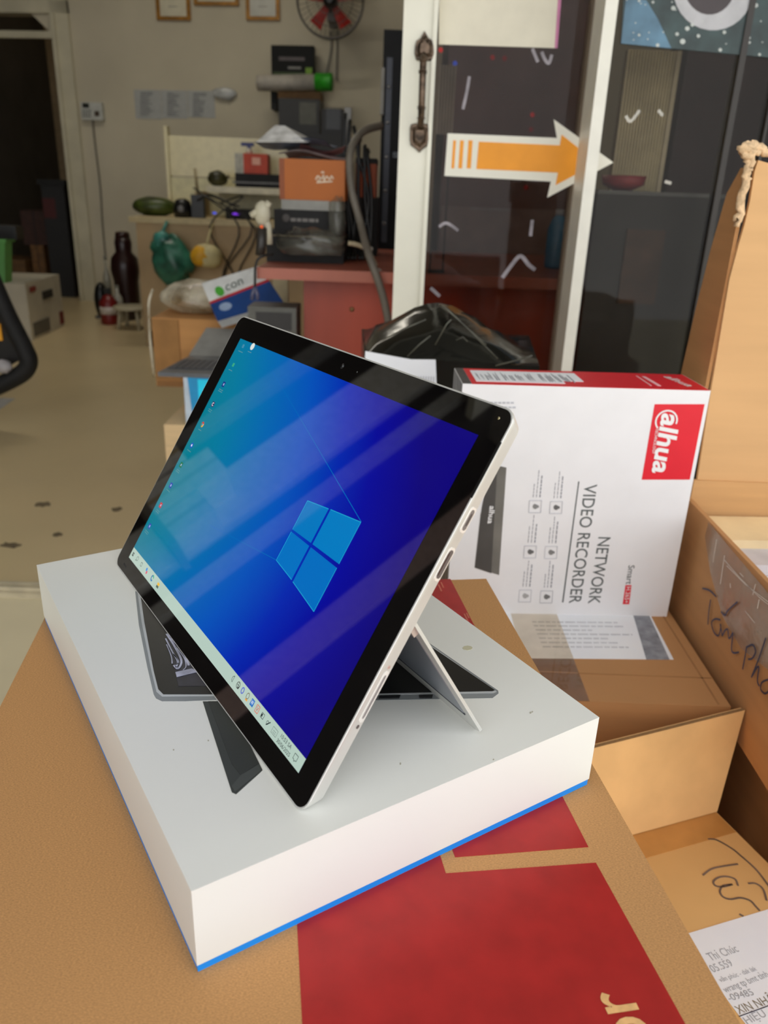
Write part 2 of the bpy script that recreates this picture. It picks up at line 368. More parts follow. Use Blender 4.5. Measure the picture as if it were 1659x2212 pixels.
# right hand poster on the window glass
yp = YG+.0050
def pp(x, y): return ony(x, y, yp)
po = root('poster', pp(1342, 93), 'dark teal starry poster with white ring on the window glass', 'poster')
mb = MB(); decal(mb, [pp(1341, 95), pp(1700, 128), pp(1715, -80), pp(1350, -80)], NY, .0006); part('sheet', mb, M((44, 62, 62), .4, var=.25, scale=18), po)
mb = MB(); decal(mb, [pp(1341, 94), pp(1450, 105), pp(1420, 40), pp(1395, 0), pp(1352, -5)], NY, .0014); part('printed_glow', mb, M((86, 122, 146), .4, var=.15, scale=20), po)
mb = MB(); c = (1540, -22); n = 30
decal(mb, [pp(c[0]+math.cos(i*6.283/n)*86, c[1]+math.sin(i*6.283/n)*88) for i in range(n)], NY, .0016); part('printed_ring', mb, M((186, 186, 190), .4), po)
mb = MB(); decal(mb, [pp(c[0]-8+math.cos(i*6.283/n)*56, c[1]-12+math.sin(i*6.283/n)*66) for i in range(n)], NY, .0022); part('printed_disc', mb, M((62, 52, 54), .4), po)
mb = MB(); rnd = random.Random(12)
for x, y, r_ in [(1454, 18, 5), (1484, 62, 5), (1474, 90, 6), (1462, 74, 4), (1495, 54, 4), (1508, 78, 4), (1410, 5, 3), (1420, 98, 4), (1380, 76, 3), (1555, 108, 4), (1618, 82, 3), (1618, 92, 3), (1564, 70, 4), (1632, 12, 5), (1617, 60, 5), (1640, 118, 3), (1380, 2, 3)]+[(rnd.uniform(1350, 1650), rnd.uniform(-60, 100), 1.6) for _ in range(30)]:
    decal(mb, [pp(x+math.cos(i*6.283/8)*r_, y+math.sin(i*6.283/8)*r_) for i in range(8)], NY, .0019)
part('printed_specks', mb, M((190, 196, 192), .4), po, kind='stuff')

# ================================================================== helper: carton from a front rectangle seen at depth Y
def cart(x0, y0, x1, y1, Y, dep, grow=0):
    a = ony(x0, y1, Y); b = ony(x1, y0, Y); a2 = ony((x0+x1)/2, y1, Y); b2 = ony((x0+x1)/2, y0, Y)
    xa = ony(x0, (y0+y1)/2, Y).x; xb = ony(x1, (y0+y1)/2, Y).x
    return [xa, xb, Y, Y+dep, a2.z, b2.z]
# ================================================================== FOREGROUND BOXES
ZT = CAMH-.2576; ZV = CAMH-.3033
# ---- monitor carton (kraft, red print)
va = math.radians(9.0); vx = V((math.cos(va), math.sin(va), 0)); vy = V((-vx.y, vx.x, 0)); VO = V((.0892, .6011, ZV))
WV = .349; LV = .50
mc = root('monitor_carton', VO-vx*WV/2-vy*LV/2-Z*.15, 'flat brown kraft carton with dark red printed blocks under the white box', 'carton')
part('carton_body', MB().obox(VO-vx*WV-vy*LV-Z*.15, vx*WV, vy*LV, Z*.15), KRAFT, mc)
def vz(x, y): return onz(x, y, ZV)
mb = MB()
A = vz(653, 2212)-vz(642, 2000)
decal(mb, [vz(642, 2000)+(vz(642, 2000)-vz(653, 2212)).normalized()*.02, vz(642, 2000)+A*2.6, vz(1480, 2212)+(vz(1480, 2212)-vz(1287, 1864)).normalized()*.09, vz(1287, 1864), vz(963, 1887), vz(950, 1857)+vy*.02, vz(950, 1857)+vy*.02-vx*.06], Z)
part('printed_block', mb, REDP, mc, 'large dark red printed block')
mb = MB(); decal(mb, [vz(983, 1852), vz(1271, 1830), vz(973, 1251), vz(973, 1251)-vx*.05, vz(983, 1852)+vy*.1-vx*.006], Z)
part('printed_block', mb, REDP, mc, 'dark red printed strip')
r1 = vz(1358, 2158); r2 = vz(1352, 2140)
text('lettering', 'or', vz(1418, 2262), vz(1357, 2137), Z, .0135, KRAFT_PALE, mc, 'tan lowercase lettering', lift=.0004, bold=.012)
mb = MB(); O = vz(952, 1278)
for k, (u, v, l) in enumerate([(0, 0, .012), (.003, .006, .01), (-.004, .012, .014), (.01, -.05, .012), (.012, -.045, .008)]):
    decal(mb, [O+vx*u+vy*v, O+vx*(u+.0012)+vy*v, O+vx*(u+.0012)+vy*(v+l), O+vx*u+vy*(v+l)], Z, .0004)
part('small_print', mb, M((200, 110, 90), .6), mc, kind='stuff')
thing('carton', MB().obox(VO-vx*(WV-.03)-vy*(LV-.02)-Z*(ZV-.0), vx*(WV-.06), vy*(LV-.04), Z*(ZV-.15)), CARD2, 'tall plain carton hidden under the red printed kraft carton', 'carton')

# ---- white product box
ba = .5719; bx_ = V((math.cos(ba), math.sin(ba), 0)); by_ = V((-bx_.y, bx_.x, 0)); BO = V((-.0701, .2289, ZT))
WA, WB, BH = .2257, .3287, .0457
wb = root('product_box', BO+bx_*WA/2+by_*WB/2-Z*BH, 'white product box with blue bottom edge carrying the open tablet', 'box')
part('lid', MB().obox(BO-Z*(BH-.0042), bx_*WA, by_*WB, Z*(BH-.0042)), M((228, 229, 224), .38, var=.012, scale=5, spec=.4), wb)
part('tray', MB().obox(BO-Z*(BH-.0001)+bx_*.0004+by_*.0004, bx_*(WA-.0008), by_*(WB-.0008), Z*.0041), M((6, 142, 240), .4, var=.02), wb, 'bright blue bottom edge')
def tz(x, y): return onz(x, y, ZT)
def dz(poly, mat, name, t=.0002, lab=None):
    m_ = MB(); decal(m_, [tz(*q) for q in poly], Z, t); return part(name, m_, mat, wb, lab)
dz([(292, 1278), (300, 1350), (318, 1440), (332, 1500), (337, 1509), (350, 1515), (400, 1515), (470, 1512), (820, 1513), (1064, 1508), (1077, 1498), (1076, 1492), (925, 1388), (700, 1240), (560, 1200)], M((132, 137, 139), .45), 'printed_tablet', .00015, 'printed picture of a slim tablet')
dz([(297, 1278), (306, 1345), (327, 1450), (338, 1495), (350, 1505), (480, 1504), (820, 1502), (1066, 1498), (1073, 1495), (924, 1390), (700, 1240), (560, 1200)], M((182, 186, 188), .45), 'printed_rim', .0003)
dz([(303, 1283), (312, 1345), (332, 1450), (342, 1490), (353, 1501), (480, 1501), (820, 1499), (1064, 1494), (1069, 1492), (922, 1392), (700, 1243), (560, 1203)], M((20, 20, 20), .4), 'printed_bezel', .00045)
dz([(350, 1350), (358, 1368), (386, 1484), (600, 1482), (560, 1300)], M((40, 40, 50), .4, var=.3, scale=60), 'printed_screen', .0006)
sw = MB()
def tzs(P): return smoothpts([tz(*q)+Z*.0009 for q in P], 5)
for P, wd in [([(360, 1372), (378, 1400), (392, 1430), (385, 1447), (376, 1440)], .0012), ([(358, 1382), (372, 1410), (384, 1432), (380, 1445)], .0008), ([(368, 1378), (395, 1410), (408, 1440)], .0013), ([(364, 1373), (386, 1397), (410, 1425)], .0007), ([(374, 1415), (386, 1432), (378, 1442)], .0006), ([(360, 1395), (370, 1420), (372, 1436)], .0006), ([(380, 1400), (398, 1424), (402, 1442), (396, 1450)], .0006)]:
    sw.ribbon(tzs(P), Z, wd, .0001)
decal(sw, [tz(379, 1455)+Z*.0008, tz(414, 1447)+Z*.0008, tz(430, 1453)+Z*.0008, tz(382, 1465)+Z*.0008], Z, .0002)
part('printed_swirls', sw, M((176, 178, 198), .5, var=.15, scale=80), wb, kind='stuff')
dz([(438, 1516), (463, 1516), (520, 1570), (567, 1664), (560, 1671), (510, 1716), (501, 1712), (497, 1700)], M((58, 62, 60), .45), 'printed_stand', .0003)
dz([(450, 1516), (470, 1516), (530, 1590), (560, 1650), (520, 1676), (500, 1650)], M((48, 52, 50), .45), 'printed_stand_face', .00045)
dz([(520, 1676), (500, 1700), (508, 1712), (563, 1667), (560, 1652)], M((70, 74, 72), .45), 'printed_stand_lip', .0005)
pm = MB()
for P in ([(820, 1505), (865, 1504), (862, 1510), (818, 1511)], [(905, 1504), (935, 1503), (933, 1509), (907, 1509)]): decal(pm, [tz(*q) for q in P], Z, .0009)
part('printed_port', pm, M((30, 32, 34), .4), wb)
for x, y, r_, q in ((1010, 1400, 5, 2.2), (450, 1600, 1.5, 1), (1146, 1540, 2, 1), (1150, 1538, 1.5, 1), (375, 1620, 1.6, 1), (1066, 1641, 1.6, 1), (865, 1650, 2.5, .6), (300, 1210, 1.6, 1)):
    sp = MB(); decal(sp, [tz(x+math.cos(i*.785)*r_*q, y+math.sin(i*.785)*r_) for i in range(8)], Z, .0002); part('scuff', sp, M((200, 196, 168) if r_ > 4 else (176, 172, 156), .7), wb)

# ---- tablet
ty_, tt_ = 2.1636, 2.1195
t1 = V((math.cos(ty_), math.sin(ty_), 0)); nh = V((-t1.y, t1.x, 0)); ux = -t1
tv = V((0, 0, math.sin(tt_)))+nh*math.cos(tt_); tn = ux.cross(tv)
TBR = V((-.031, .2705, ZT+.0005)); TO = TBR+t1*.292
TW, TH = .292, .201
tb = root('tablet', TO+ux*TW/2, 'silver tablet with lit blue screen propped on its kickstand on the white box', 'tablet')
def T(u, v, d=0): return TO+ux*(u/1000)+tv*(v/1000)+tn*(d/1000)
def rrect(u0, v0, u1, v1, r, d, k=6):
    out = []
    for cx, cy, a in ((u1-r, v1-r, 0), (u0+r, v1-r, 90), (u0+r, v0+r, 180), (u1-r, v0+r, 270)):
        for i in range(k+1): q = math.radians(a+90*i/k); out.append(T(cx+r*math.cos(q), cy+r*math.sin(q), d))
    return out
SILV = M((212, 212, 208), .32, metal=.35, var=.02, scale=40)
mb = MB(); e = 2.3; eb_ = 4.7; et_ = 3.4
loops = [rrect(.3, .3, 291.7, 200.7, 7, 0), rrect(0, 0, 292, 201, 7.3, -.4), rrect(.2, .2, 291.8, 200.8, 7.2, -1.6), rrect(e, eb_, 292-e, 201-et_, 5, -8.3), rrect(e+.6, eb_+.6, 291.4-e, 200.4-et_, 5, -8.6)]
vs = [p for l in loops for p in l]; n = len(loops[0]); fs = [tuple(range(n)), tuple(range(4*n, 5*n))]
for i in range(4):
    for k in range(n): j = (k+1) % n; fs.append((i*n+k, i*n+j, (i+1)*n+j, (i+1)*n+k))
mb.add(vs, fs)
body = part('shell', mb, SILV, tb, 'silver metal shell')
GB = M((6, 5, 7), .025, var=0, spec=.85)
mb = MB().frust(rrect(.9, .9, 291.1, 200.1, 6.4, -.2), rrect(.9, .9, 291.1, 200.1, 6.4, .15)); part('glass', mb, GB, tb, 'glossy black bezel')
# display with wallpaper
def disp_mat():
    m = bpy.data.materials.new('wallpaper'); m.use_nodes = True; nt = m.node_tree; N = nt.nodes; K = nt.links; b = N['Principled BSDF']
    b.inputs['Base Color'].default_value = (0, 0, 0, 1); b.inputs['Roughness'].default_value = .025; b.inputs['Specular IOR Level'].default_value = .75
    uv = N.new('ShaderNodeUVMap'); sp_ = N.new('ShaderNodeSeparateXYZ'); K.new(uv.outputs[0], sp_.inputs[0])
    # warp: distance behind the glowing emblem
    def math_(op, a, b_=None, v=None):
        q = N.new('ShaderNodeMath'); q.operation = op
        K.new(a, q.inputs[0]) if not isinstance(a, (int, float)) else None
        if isinstance(a, (int, float)): q.inputs[0].default_value = a
        if b_ is not None:
            if isinstance(b_, (int, float)): q.inputs[1].default_value = b_
            else: K.new(b_, q.inputs[1])
        return q.outputs[0]
    yc = math_('SUBTRACT', sp_.outputs[1], .42); y2 = math_('MULTIPLY', yc, yc); yy = math_('MULTIPLY', y2, .45)
    u = math_('ADD', sp_.outputs[0], yy)
    r = N.new('ShaderNodeValToRGB'); K.new(u, r.inputs[0]); cr = r.color_ramp
    stops = [(0, (0, 124, 140)), (.18, (0, 120, 158)), (.36, (0, 104, 174)), (.56, (0, 80, 184)), (.72, (0, 38, 172)), (.84, (4, 8, 152)), (1.0, (14, 4, 120))]
    cr.elements[0].position = 0; cr.elements[0].color = L(stops[0][1]); cr.elements[1].position = 1; cr.elements[1].color = L(stops[-1][1])
    for p_, c_ in stops[1:-1]: x = cr.elements.new(p_); x.color = L(c_)
    K.new(r.outputs[0], b.inputs['Emission Color']); b.inputs['Emission Strength'].default_value = 1
    return m
me = bpy.data.meshes.new('display'); gu, gv = 1, 1
P = [T(17.2, 11.8, .2), T(277, 11.8, .2), T(277, 185.2, .2), T(17.2, 185.2, .2)]
me.from_pydata([tuple(p-OFF[tb.name]) for p in P], [], [(0, 1, 2, 3)]); uvl = me.uv_layers.new(name='UVMap')
for i, c in enumerate(((0, 0), (1, 0), (1, 1), (0, 1))): uvl.data[i].uv = c
me.materials.append(disp_mat()); ds = link(bpy.data.objects.new('display', me)); ds.parent = tb; OFF[ds.name] = OFF[tb.name]; ds['label'] = 'lit blue desktop screen'
SC = {}
def scm(rgb, k=1.0):
    key = (rgb, k)
    if key in SC: return SC[key]
    m = bpy.data.materials.new('screen_colour'); m.use_nodes = True; b = m.node_tree.nodes['Principled BSDF']
    b.inputs['Base Color'].default_value = (0, 0, 0, 1); b.inputs['Roughness'].default_value = .025; b.inputs['Specular IOR Level'].default_value = .65
    b.inputs['Emission Color'].default_value = L(rgb); b.inputs['Emission Strength'].default_value = k; SC[key] = m; return m
def sq(poly, d=.25):
    m_ = MB(); P = [T(u, v, d) for u, v in poly]; m_.add(P, [tuple(range(len(P)))]); return m_
def addq(m_, poly, d=.25): P = [T(u, v, d) for u, v in poly]; m_.add(P, [tuple(range(len(P)))]); return m_
def spart(name, m_, rgb, lab=None, par=None, kind=None): return part(name, m_, scm(rgb), par or ds, lab, kind)
LG = [[(182.4, 117.6), (203, 120.3), (203, 100.2), (182.4, 100.0)], [(204.8, 120.6), (232, 123.8), (232, 100.4), (204.8, 100.2)],
      [(182.4, 98.6), (203, 98.4), (203, 78.4), (182.2, 81.0)], [(204.8, 98.4), (232, 98.2), (232, 73.6), (204.8, 78.0)]]
lg = MB()
for q, c in zip(LG, ((0, 118, 190), (0, 122, 192), (0, 112, 192), (0, 108, 190))): spart('emblem_pane', sq(q, .25), c)
eb = MB()
for q in LG:
    for i in range(4):
        a, b = q[i], q[(i+1) % 4]; dx, dy = b[0]-a[0], b[1]-a[1]; l = math.hypot(dx, dy); nx_, ny_ = -dy/l*.22, dx/l*.22
        if (i in (0, 2)) or abs(a[0]-182.4) < .6 or abs(a[0]-232) < .6:
            if (abs(a[1]-100) < 2.2 and abs(b[1]-100) < 2.2): continue
            addq(eb, [(a[0]+nx_, a[1]+ny_), (b[0]+nx_, b[1]+ny_), (b[0]-nx_, b[1]-ny_), (a[0]-nx_, a[1]-ny_)], .3)
spart('emblem_outline', eb, (30, 160, 205))
bm_ = MB()
for a, b, w_ in (((232, 124), (82, 173), .22), ((182, 81), (100, 70), .22)):
    dx, dy = b[0]-a[0], b[1]-a[1]; l = math.hypot(dx, dy); nx_, ny_ = -dy/l*w_, dx/l*w_
    addq(bm_, [(a[0]+nx_, a[1]+ny_), (b[0]+nx_, b[1]+ny_), (b[0]-nx_, b[1]-ny_), (a[0]-nx_, a[1]-ny_)], .22)
spart('light_ray', bm_, (0, 102, 182))
tk = spart('taskbar', sq([(17.2, 11.8), (277, 11.8), (277, 19.2), (17.2, 19.9)], .25), (180, 202, 190), 'pale green taskbar')
def circ(u, v, r, n=14, sy=1): return [(u+r*math.cos(i*6.283/n), v+r*sy*math.sin(i*6.283/n)) for i in range(n)]
def rc(u, v, w_, h_): return [(u-w_/2, v-h_/2), (u+w_/2, v-h_/2), (u+w_/2, v+h_/2), (u-w_/2, v+h_/2)]
def tick(m_, a, b, w_=.15, d=.31):
    dx, dy = b[0]-a[0], b[1]-a[1]; l = math.hypot(dx, dy) or 1; nx_, ny_ = -dy/l*w_, dx/l*w_
    return addq(m_, [(a[0]+nx_, a[1]+ny_), (b[0]+nx_, b[1]+ny_), (b[0]-nx_, b[1]-ny_), (a[0]-nx_, a[1]-ny_)], d)
def ring(m_, u, v, r, w_=.15, n=14, sy=1, a0=0, a1=360, d=.31):
    P = [(u+r*math.cos(math.radians(a0+(a1-a0)*i/n)), v+r*sy*math.sin(math.radians(a0+(a1-a0)*i/n))) for i in range(n+1)]
    for i in range(n): tick(m_, P[i], P[i+1], w_, d)
    return m_
DK = (40, 50, 52)
def ti(m_, rgb, name='taskbar_icon'): o = part(name, m_, scm(rgb), ds); return o
m_ = MB()
for a in (-.75, .75):
    for b in (-.75, .75): addq(m_, rc(21.3+a, 16+b, 1.2, 1.2), .3)
ti(m_, DK)
m_ = MB(); ring(m_, 30.6, 16.4, 1.5); tick(m_, (29.5, 15.3), (28.4, 14.2), .2); ti(m_, DK)
m_ = MB(); [tick(m_, p, q) for p, q in (((38.8, 17.2), (41.2, 17.2)), ((38.8, 14.8), (41.2, 14.8)), ((38.8, 14.8), (38.8, 17.2)), ((41.2, 14.8), (41.2, 17.2)))]; ti(m_, DK)
ti(sq(circ(50.6, 16.8, 1.2), .3), (50, 140, 220)); ti(sq(circ(52.2, 15.2, 1.1), .3), (220, 80, 110))
m_ = MB(); ring(m_, 63.4, 15.9, 1.7, .55, a0=20, a1=320); ti(m_, (20, 110, 170)); m_ = MB(); ring(m_, 63.6, 16.2, 1.5, .4, a0=0, a1=110, d=.33); ti(m_, (60, 190, 120))
ti(sq(rc(75, 16.6, 3.6, 1.8), .3), (240, 190, 70)); ti(sq(rc(75, 14.8, 3.6, 1.6), .3), (90, 110, 100))
m_ = MB(); tick(m_, (196.8, 15.2), (196.8, 16.8)); tick(m_, (196.8, 16.8), (198.2, 17.8)); tick(m_, (198.2, 17.8), (198.2, 14.2)); tick(m_, (198.2, 14.2), (196.8, 15.2)); ti(m_, DK)
m_ = MB(); ring(m_, 204.6, 16, 1.7, .2); tick(m_, (203, 16), (206.3, 16)); tick(m_, (204.6, 14.4), (204.6, 17.6)); addq(m_, rc(205.6, 14.9, 1.2, 1.2), .33); ti(m_, DK)
m_ = MB(); ring(m_, 210.2, 16, 1.2, .35, sy=1.3); ti(m_, (80, 100, 200))
m_ = MB(); ring(m_, 216.3, 16.3, 1.3, .2, sy=1.2); ti(m_, (110, 96, 70)); ti(sq(rc(216.6, 14.2, 2.2, .9), .3), (230, 160, 60))
ti(sq(rc(222.3, 15.9, 3.4, 3.6), .3), (20, 110, 190)); text('icon_letter', 'W', T(221.1, 14.9, 0), T(223.5, 14.9, 0), tn, .0022, scm((235, 245, 250)), ds, lift=.0004)
m_ = MB(); [tick(m_, p, q, .2) for p, q in (((226.8, 14.1), (230, 14.1)), ((230, 14.1), (230, 17.7)), ((230, 17.7), (226.8, 17.7)), ((226.8, 17.7), (226.8, 14.1)))]; ti(m_, (220, 110, 90))
text('icon_letter', 'V', T(227.3, 14.8, 0), T(229.5, 14.8, 0), tn, .0023, scm((200, 60, 50)), ds, lift=.0004)
m_ = MB(); [tick(m_, p, q) for p, q in (((233.2, 14.6), (236, 14.6)), ((236, 14.6), (236, 17)), ((236, 17), (233.2, 17)), ((233.2, 17), (233.2, 14.6)))]; addq(m_, rc(233.9, 15.8, 1.2, 1.6), .32); ti(m_, DK)
m_ = MB(); tick(m_, (240, 14.2), (242.6, 17), .3); ring(m_, 240.5, 15.6, .9, .15); ti(m_, DK)
m_ = MB(); [tick(m_, p, q, .1) for p, q in (((246, 13.9), (251, 13.9)), ((251, 13.9), (251, 17)), ((251, 17), (246, 17)), ((246, 17), (246, 13.9)), ((247, 15.6), (250, 15.6)), ((247, 14.7), (250, 14.7)))]; ti(m_, (90, 104, 100))
text('clock_text', '10:53 SA', T(254.2, 16.2, 0), T(264.8, 16.2, 0), tn, .0019, scm(DK), ds, lift=.0004)
text('clock_text', '30/06/2025', T(253.0, 13.0, 0), T(266.2, 13.0, 0), tn, .0019, scm(DK), ds, lift=.0004)
m_ = MB(); Pn = [(268.8, 14.4), (268.8, 17), (272, 17), (272, 14.4), (271, 14.4), (270.4, 13.6), (269.8, 14.4)]
for i in range(7): tick(m_, Pn[i], Pn[(i+1) % 7], .15)
ti(m_, DK)
icons = [(26.6, 181, (70, 140, 170), 0), (39.5, 183.2, (220, 228, 222), 1), (26.2, 166.5, (60, 170, 130), 0), (26.5, 151.5, (24, 50, 130), 2), (25.9, 135.9, (52, 36, 90), 3), (25.5, 120, (200, 60, 50), 4), (25.5, 103.7, (30, 90, 190), 5), (24.5, 88.1, (10, 110, 60), 2), (24.8, 72.1, (30, 60, 170), 2), (24.8, 56.4, (200, 40, 50), 2), (24.2, 39.6, (50, 80, 170), 2)]
for u, v, c, k in icons:
    if k in (0, 2, 3): spart('desktop_icon', sq(rc(u, v, 3.8 if k else 2.6, 3.8 if k else 2.6), .3), c)
    elif k == 1: spart('desktop_icon', sq([(u+a, v+b) for a, b in circ(0, 0, 2.6)], .3), c)
    else: spart('desktop_icon', sq(circ(u, v, 2.1), .3), c)
    if k in (2,): spart('desktop_icon', sq(rc(u+.3, v, 1.4, 1.6), .34), (170, 190, 225))
    if k == 3: m_ = MB(); ring(m_, u, v, 1.1, .3, a0=40, a1=330, d=.34); spart('desktop_icon', m_, (225, 225, 235))
    if k == 4:
        m_ = MB(); ring(m_, u, v, 1.5, .5, a0=150, a1=270, d=.33); spart('desktop_icon', m_, (50, 160, 80))
        m_ = MB(); ring(m_, u, v, 1.5, .5, a0=270, a1=390, d=.33); spart('desktop_icon', m_, (240, 200, 60)); spart('desktop_icon', sq(circ(u, v, .8), .35), (60, 130, 220))
    if k == 5: spart('desktop_icon', sq(circ(u, v, .9), .34), (230, 235, 245))
    m_ = MB(); rnd = random.Random(int(u*v))
    for rr_ in range(rnd.choice((1, 2))):
        x = u-rnd.uniform(2, 3.4)
        while x < u+2.6: l = rnd.uniform(.5, 1.3); tick(m_, (x, v-4.2-rr_*1.3), (x+l, v-4.2-rr_*1.3), .22, .3); x += l+.4
    spart('icon_caption', m_, (110, 150, 150))
# camera, microphone, led
cm = MB().lathe(T(150.9, 192.4, .12), [(.0016, 0), (.0016, .0001), (.0009, .00012)], 16, tn); c_ = part('camera_lens', cm, M((30, 30, 34), .2), tb)
part('lens_glint', MB().lathe(T(151.1, 192.5, .2), [(.0007, 0), (.0007, .0001)], 10, tn), M((120, 124, 130), .1, metal=.8), c_)
part('microphone_hole', MB().lathe(T(167.2, 192.2, .12), [(.0005, 0), (.0005, .0001)], 10, tn), M((90, 90, 90), .4), tb)
part('sensor_dot', MB().lathe(T(283.3, 195.4, .12), [(.0007, 0), (.0007, .0001)], 10, tn), M((200, 190, 150), .2, metal=.8), tb)
part('button_mark', MB().add([T(*q, .2) for q in ((14, 5), (20, 4.6), (20, 5.8), (14, 6.2))], [(0, 1, 2, 3)]), M((40, 40, 44), .3), tb)
# speaker slot on the right edge of the glass, ports on the sloping side
part('speaker_slot', MB().frust([T(290.6, 159, .1), T(292.1, 159, .1), T(292.1, 186, .1), T(290.6, 186, .1)], [T(290.6, 159, .45), T(292.05, 159, .45), T(292.05, 186, .45), T(290.6, 186, .45)]), BLACK, tb)
def side(v, dd): # point on sloping right side at height v and fraction dd of the slope
    f_ = dd; return T(291.8-(e-.2)*f_, v, -1.6-6.7*f_)
sn = (side(60, 0)-side(60, 1)).cross(tv).normalized()
if sn.dot(ux) < 0: sn = -sn
def port(name, v0, v1, f0, f1, mat, h=.00012):
    P = [side(v0+1, f0), side(v1-1, f0), side(v1, f0+(f1-f0)*.25), side(v1, f1-(f1-f0)*.25), side(v1-1, f1), side(v0+1, f1), side(v0, f1-(f1-f0)*.25), side(v0, f0+(f1-f0)*.25)]
    return part(name, MB().prism([p-sn*.0004 for p in P], sn*(.0004+h)), mat, tb)
rim = M((244, 242, 238), .25, metal=.3); dk = M((78, 70, 70), .4)
port('display_port_rim', 143.5, 156, .2, .95, rim, .0002); port('display_port', 144.8, 154.8, .34, .82, M((120, 114, 112), .4), .0003); port('display_port_slot', 147, 153, .5, .68, dk, .0004)
port('usb_port_rim', 119.5, 136, .2, .98, rim, .0002); port('usb_port', 120.8, 134.8, .32, .86, M((96, 90, 90), .4), .0003); port('usb_tongue', 122, 133.5, .3, .48, M((60, 40, 40), .4), .0004)
port('charging_port_rim', 48, 74, .34, .9, rim, .0002); port('charging_port', 50, 72, .48, .74, M((140, 136, 136), .35), .0003)
port('latch_dot', 75.2, 76.8, .4, .6, M((196, 160, 150), .4), .0004); port('latch_dot', 44.8, 46.6, .45, .7, M((90, 80, 78), .4), .0004)
# kickstand
HG = T(292-2.5, 98, -6.6); FT = V((.0565, .329, ZT+.0003))
kd = FT-HG; kd = kd-ux*kd.dot(ux)+ux*0; FT2 = HG+kd; kw = .262
kn = ux.cross(kd).normalized()
mb = MB(); th = .0016
K0 = HG; K1 = HG+kd; L0 = HG-ux*kw; L1 = L0+kd
ko = [K0, K0+kd*.96, K1-ux*.006, L1+ux*.006, L0+kd*.96, L0]
ksn = kn if kn.z < 0 else -kn
mb.prism(ko, ksn*-th)
mb2 = mb; ksp = part('kickstand', mb, SILV, tb, 'silver kickstand panel')
inn = [K0-ux*.007+kd*.02, K0-ux*.007+kd*.84, L0+ux*.006+kd*.84, L0+ux*.006+kd*.02]
for sgn in (1, -1):
    base = V() if sgn == 1 else ksn*-th
    part('kickstand_inset', MB().prism([p+base for p in inn], ksn*(.0004*sgn)), M((150, 156, 166), .3, metal=.6, var=.03), ksp)
part('kickstand_groove', MB().prism([K0-ux*.006+kd*.845, K0-ux*.0068+kd*.86, L0+ux*.006+kd*.86, L0+ux*.006+kd*.845], ksn*.0005), M((60, 64, 70), .4), ksp)
part('hinge', MB().obox(HG-ux*.008+kd*.03-ksn*.0005, ux*.006, kd*.07, ksn*.003), M((205, 190, 186), .3, metal=.5), tb)

# ---- label carton under the recorder box
ZL = .46
lc = root('sealed_carton', (.2, .86, 0), 'taped brown carton with pasted shipping sheet below the recorder box', 'carton')
part('carton_body', MB().box(.05, .350, .652, 1.03, 0, ZL), CARD2, lc)
def lz(x, y): return onz(x, y, ZL)
mb = MB(); decal(mb, [lz(1122, 1422), lz(1455, 1425), lz(1395, 1310), lz(1060, 1300)], Z, .0003); part('shipping_sheet', mb, PAPER, lc)
mb = MB(); decal(mb, [lz(1396, 1425), lz(1446, 1425), lz(1402, 1330), lz(1368, 1330)], Z, .0006); part('printed_patch', mb, M((140, 144, 152), .5, var=.15, scale=80), lc)
mb = MB(); O = lz(1150, 1345); q = (lz(1360, 1347)-O); qn = q.normalized(); qy = Z.cross(qn)
words(mb, O, qn, qy, Z, .115, 7, .0022, .009, 4, .0006, .004, .5); part('small_print', mb, LIGHTINK, lc, kind='stuff')
TAPE = film('packing_tape', (246, 238, 226), haze=.3, hazecol=(215, 205, 190))
mb = MB().obox(V((.155, .652, ZL)), V((.055, 0, 0)), V((0, .37, 0)), Z*.0008); part('tape', mb, TAPE, lc)
mb = MB(); decal(mb, [V((.05, .700, ZL)), V((.349, .700, ZL)), V((.349, .702, ZL)), V((.05, .702, ZL))], Z, .0003); decal(mb, [V((.338, .655, ZL)), V((.340, .655, ZL)), V((.340, 1.02, ZL)), V((.338, 1.02, ZL))], Z, .0003)
part('fold_crease', mb, M((168, 122, 76), .9), lc)

# ---- network video recorder box
na = math.radians(2.5); nx = V((math.cos(na), math.sin(na), 0)); nyv = V((-nx.y, nx.x, 0)); NO = V((.3428, .8293, ZL)); NW, ND, NHt = .2655, .078, .275
NL = NO-nx*NW; NF = -nyv
nv = root('recorder_box', NL+nx*NW/2+nyv*ND/2, 'white and red network video recorder box standing upright on the taped carton', 'box')
part('box_body', MB().obox(NL, nx*NW, nyv*ND, Z*NHt), M((238, 238, 240), .4, var=.01), nv)
def nf(x, y): return onp(x, y, NL, NF)
REDB = M((226, 22, 44), .4, var=.02)
def nd(poly, mat, name, t=.0003, lab=None, kind=None): m_ = MB(); decal(m_, [nf(*q) for q in poly], NF, t); return part(name, m_, mat, nv, lab, kind)
ZN = ZL+NHt; NT = V((0, 0, ZN))
mb = MB(); decal(mb, [NL+Z*NHt+nx*.010, NL+Z*NHt+nx*(NW-.001), NL+Z*NHt+nx*(NW-.001)+nyv*(ND-.0005), NL+Z*NHt+nx*.010+nyv*(ND-.0005)], Z, .0003); part('red_top', mb, REDB, nv, 'red top face')
def nt_(u, v): return NL+Z*NHt+nx*u+nyv*v
mb = MB(); decal(mb, [nt_(.016, .012), nt_(.112, .012), nt_(.112, .024), nt_(.135, .024), nt_(.135, .066), nt_(.016, .066)], Z, .0007); part('label_sticker', mb, PAPER, nv)
mb = MB(); rnd = random.Random(5)
for k in range(44):
    u = .02+k*.0024
    if rnd.random() < .75: decal(mb, [nt_(u, .018+rnd.choice((0, .01, .02))), nt_(u+.0013, .018), nt_(u+.0013, rnd.uniform(.035, .06)), nt_(u, rnd.uniform(.035, .06))], Z, .001)
part('small_print', mb, GREYINK, nv, kind='stuff')
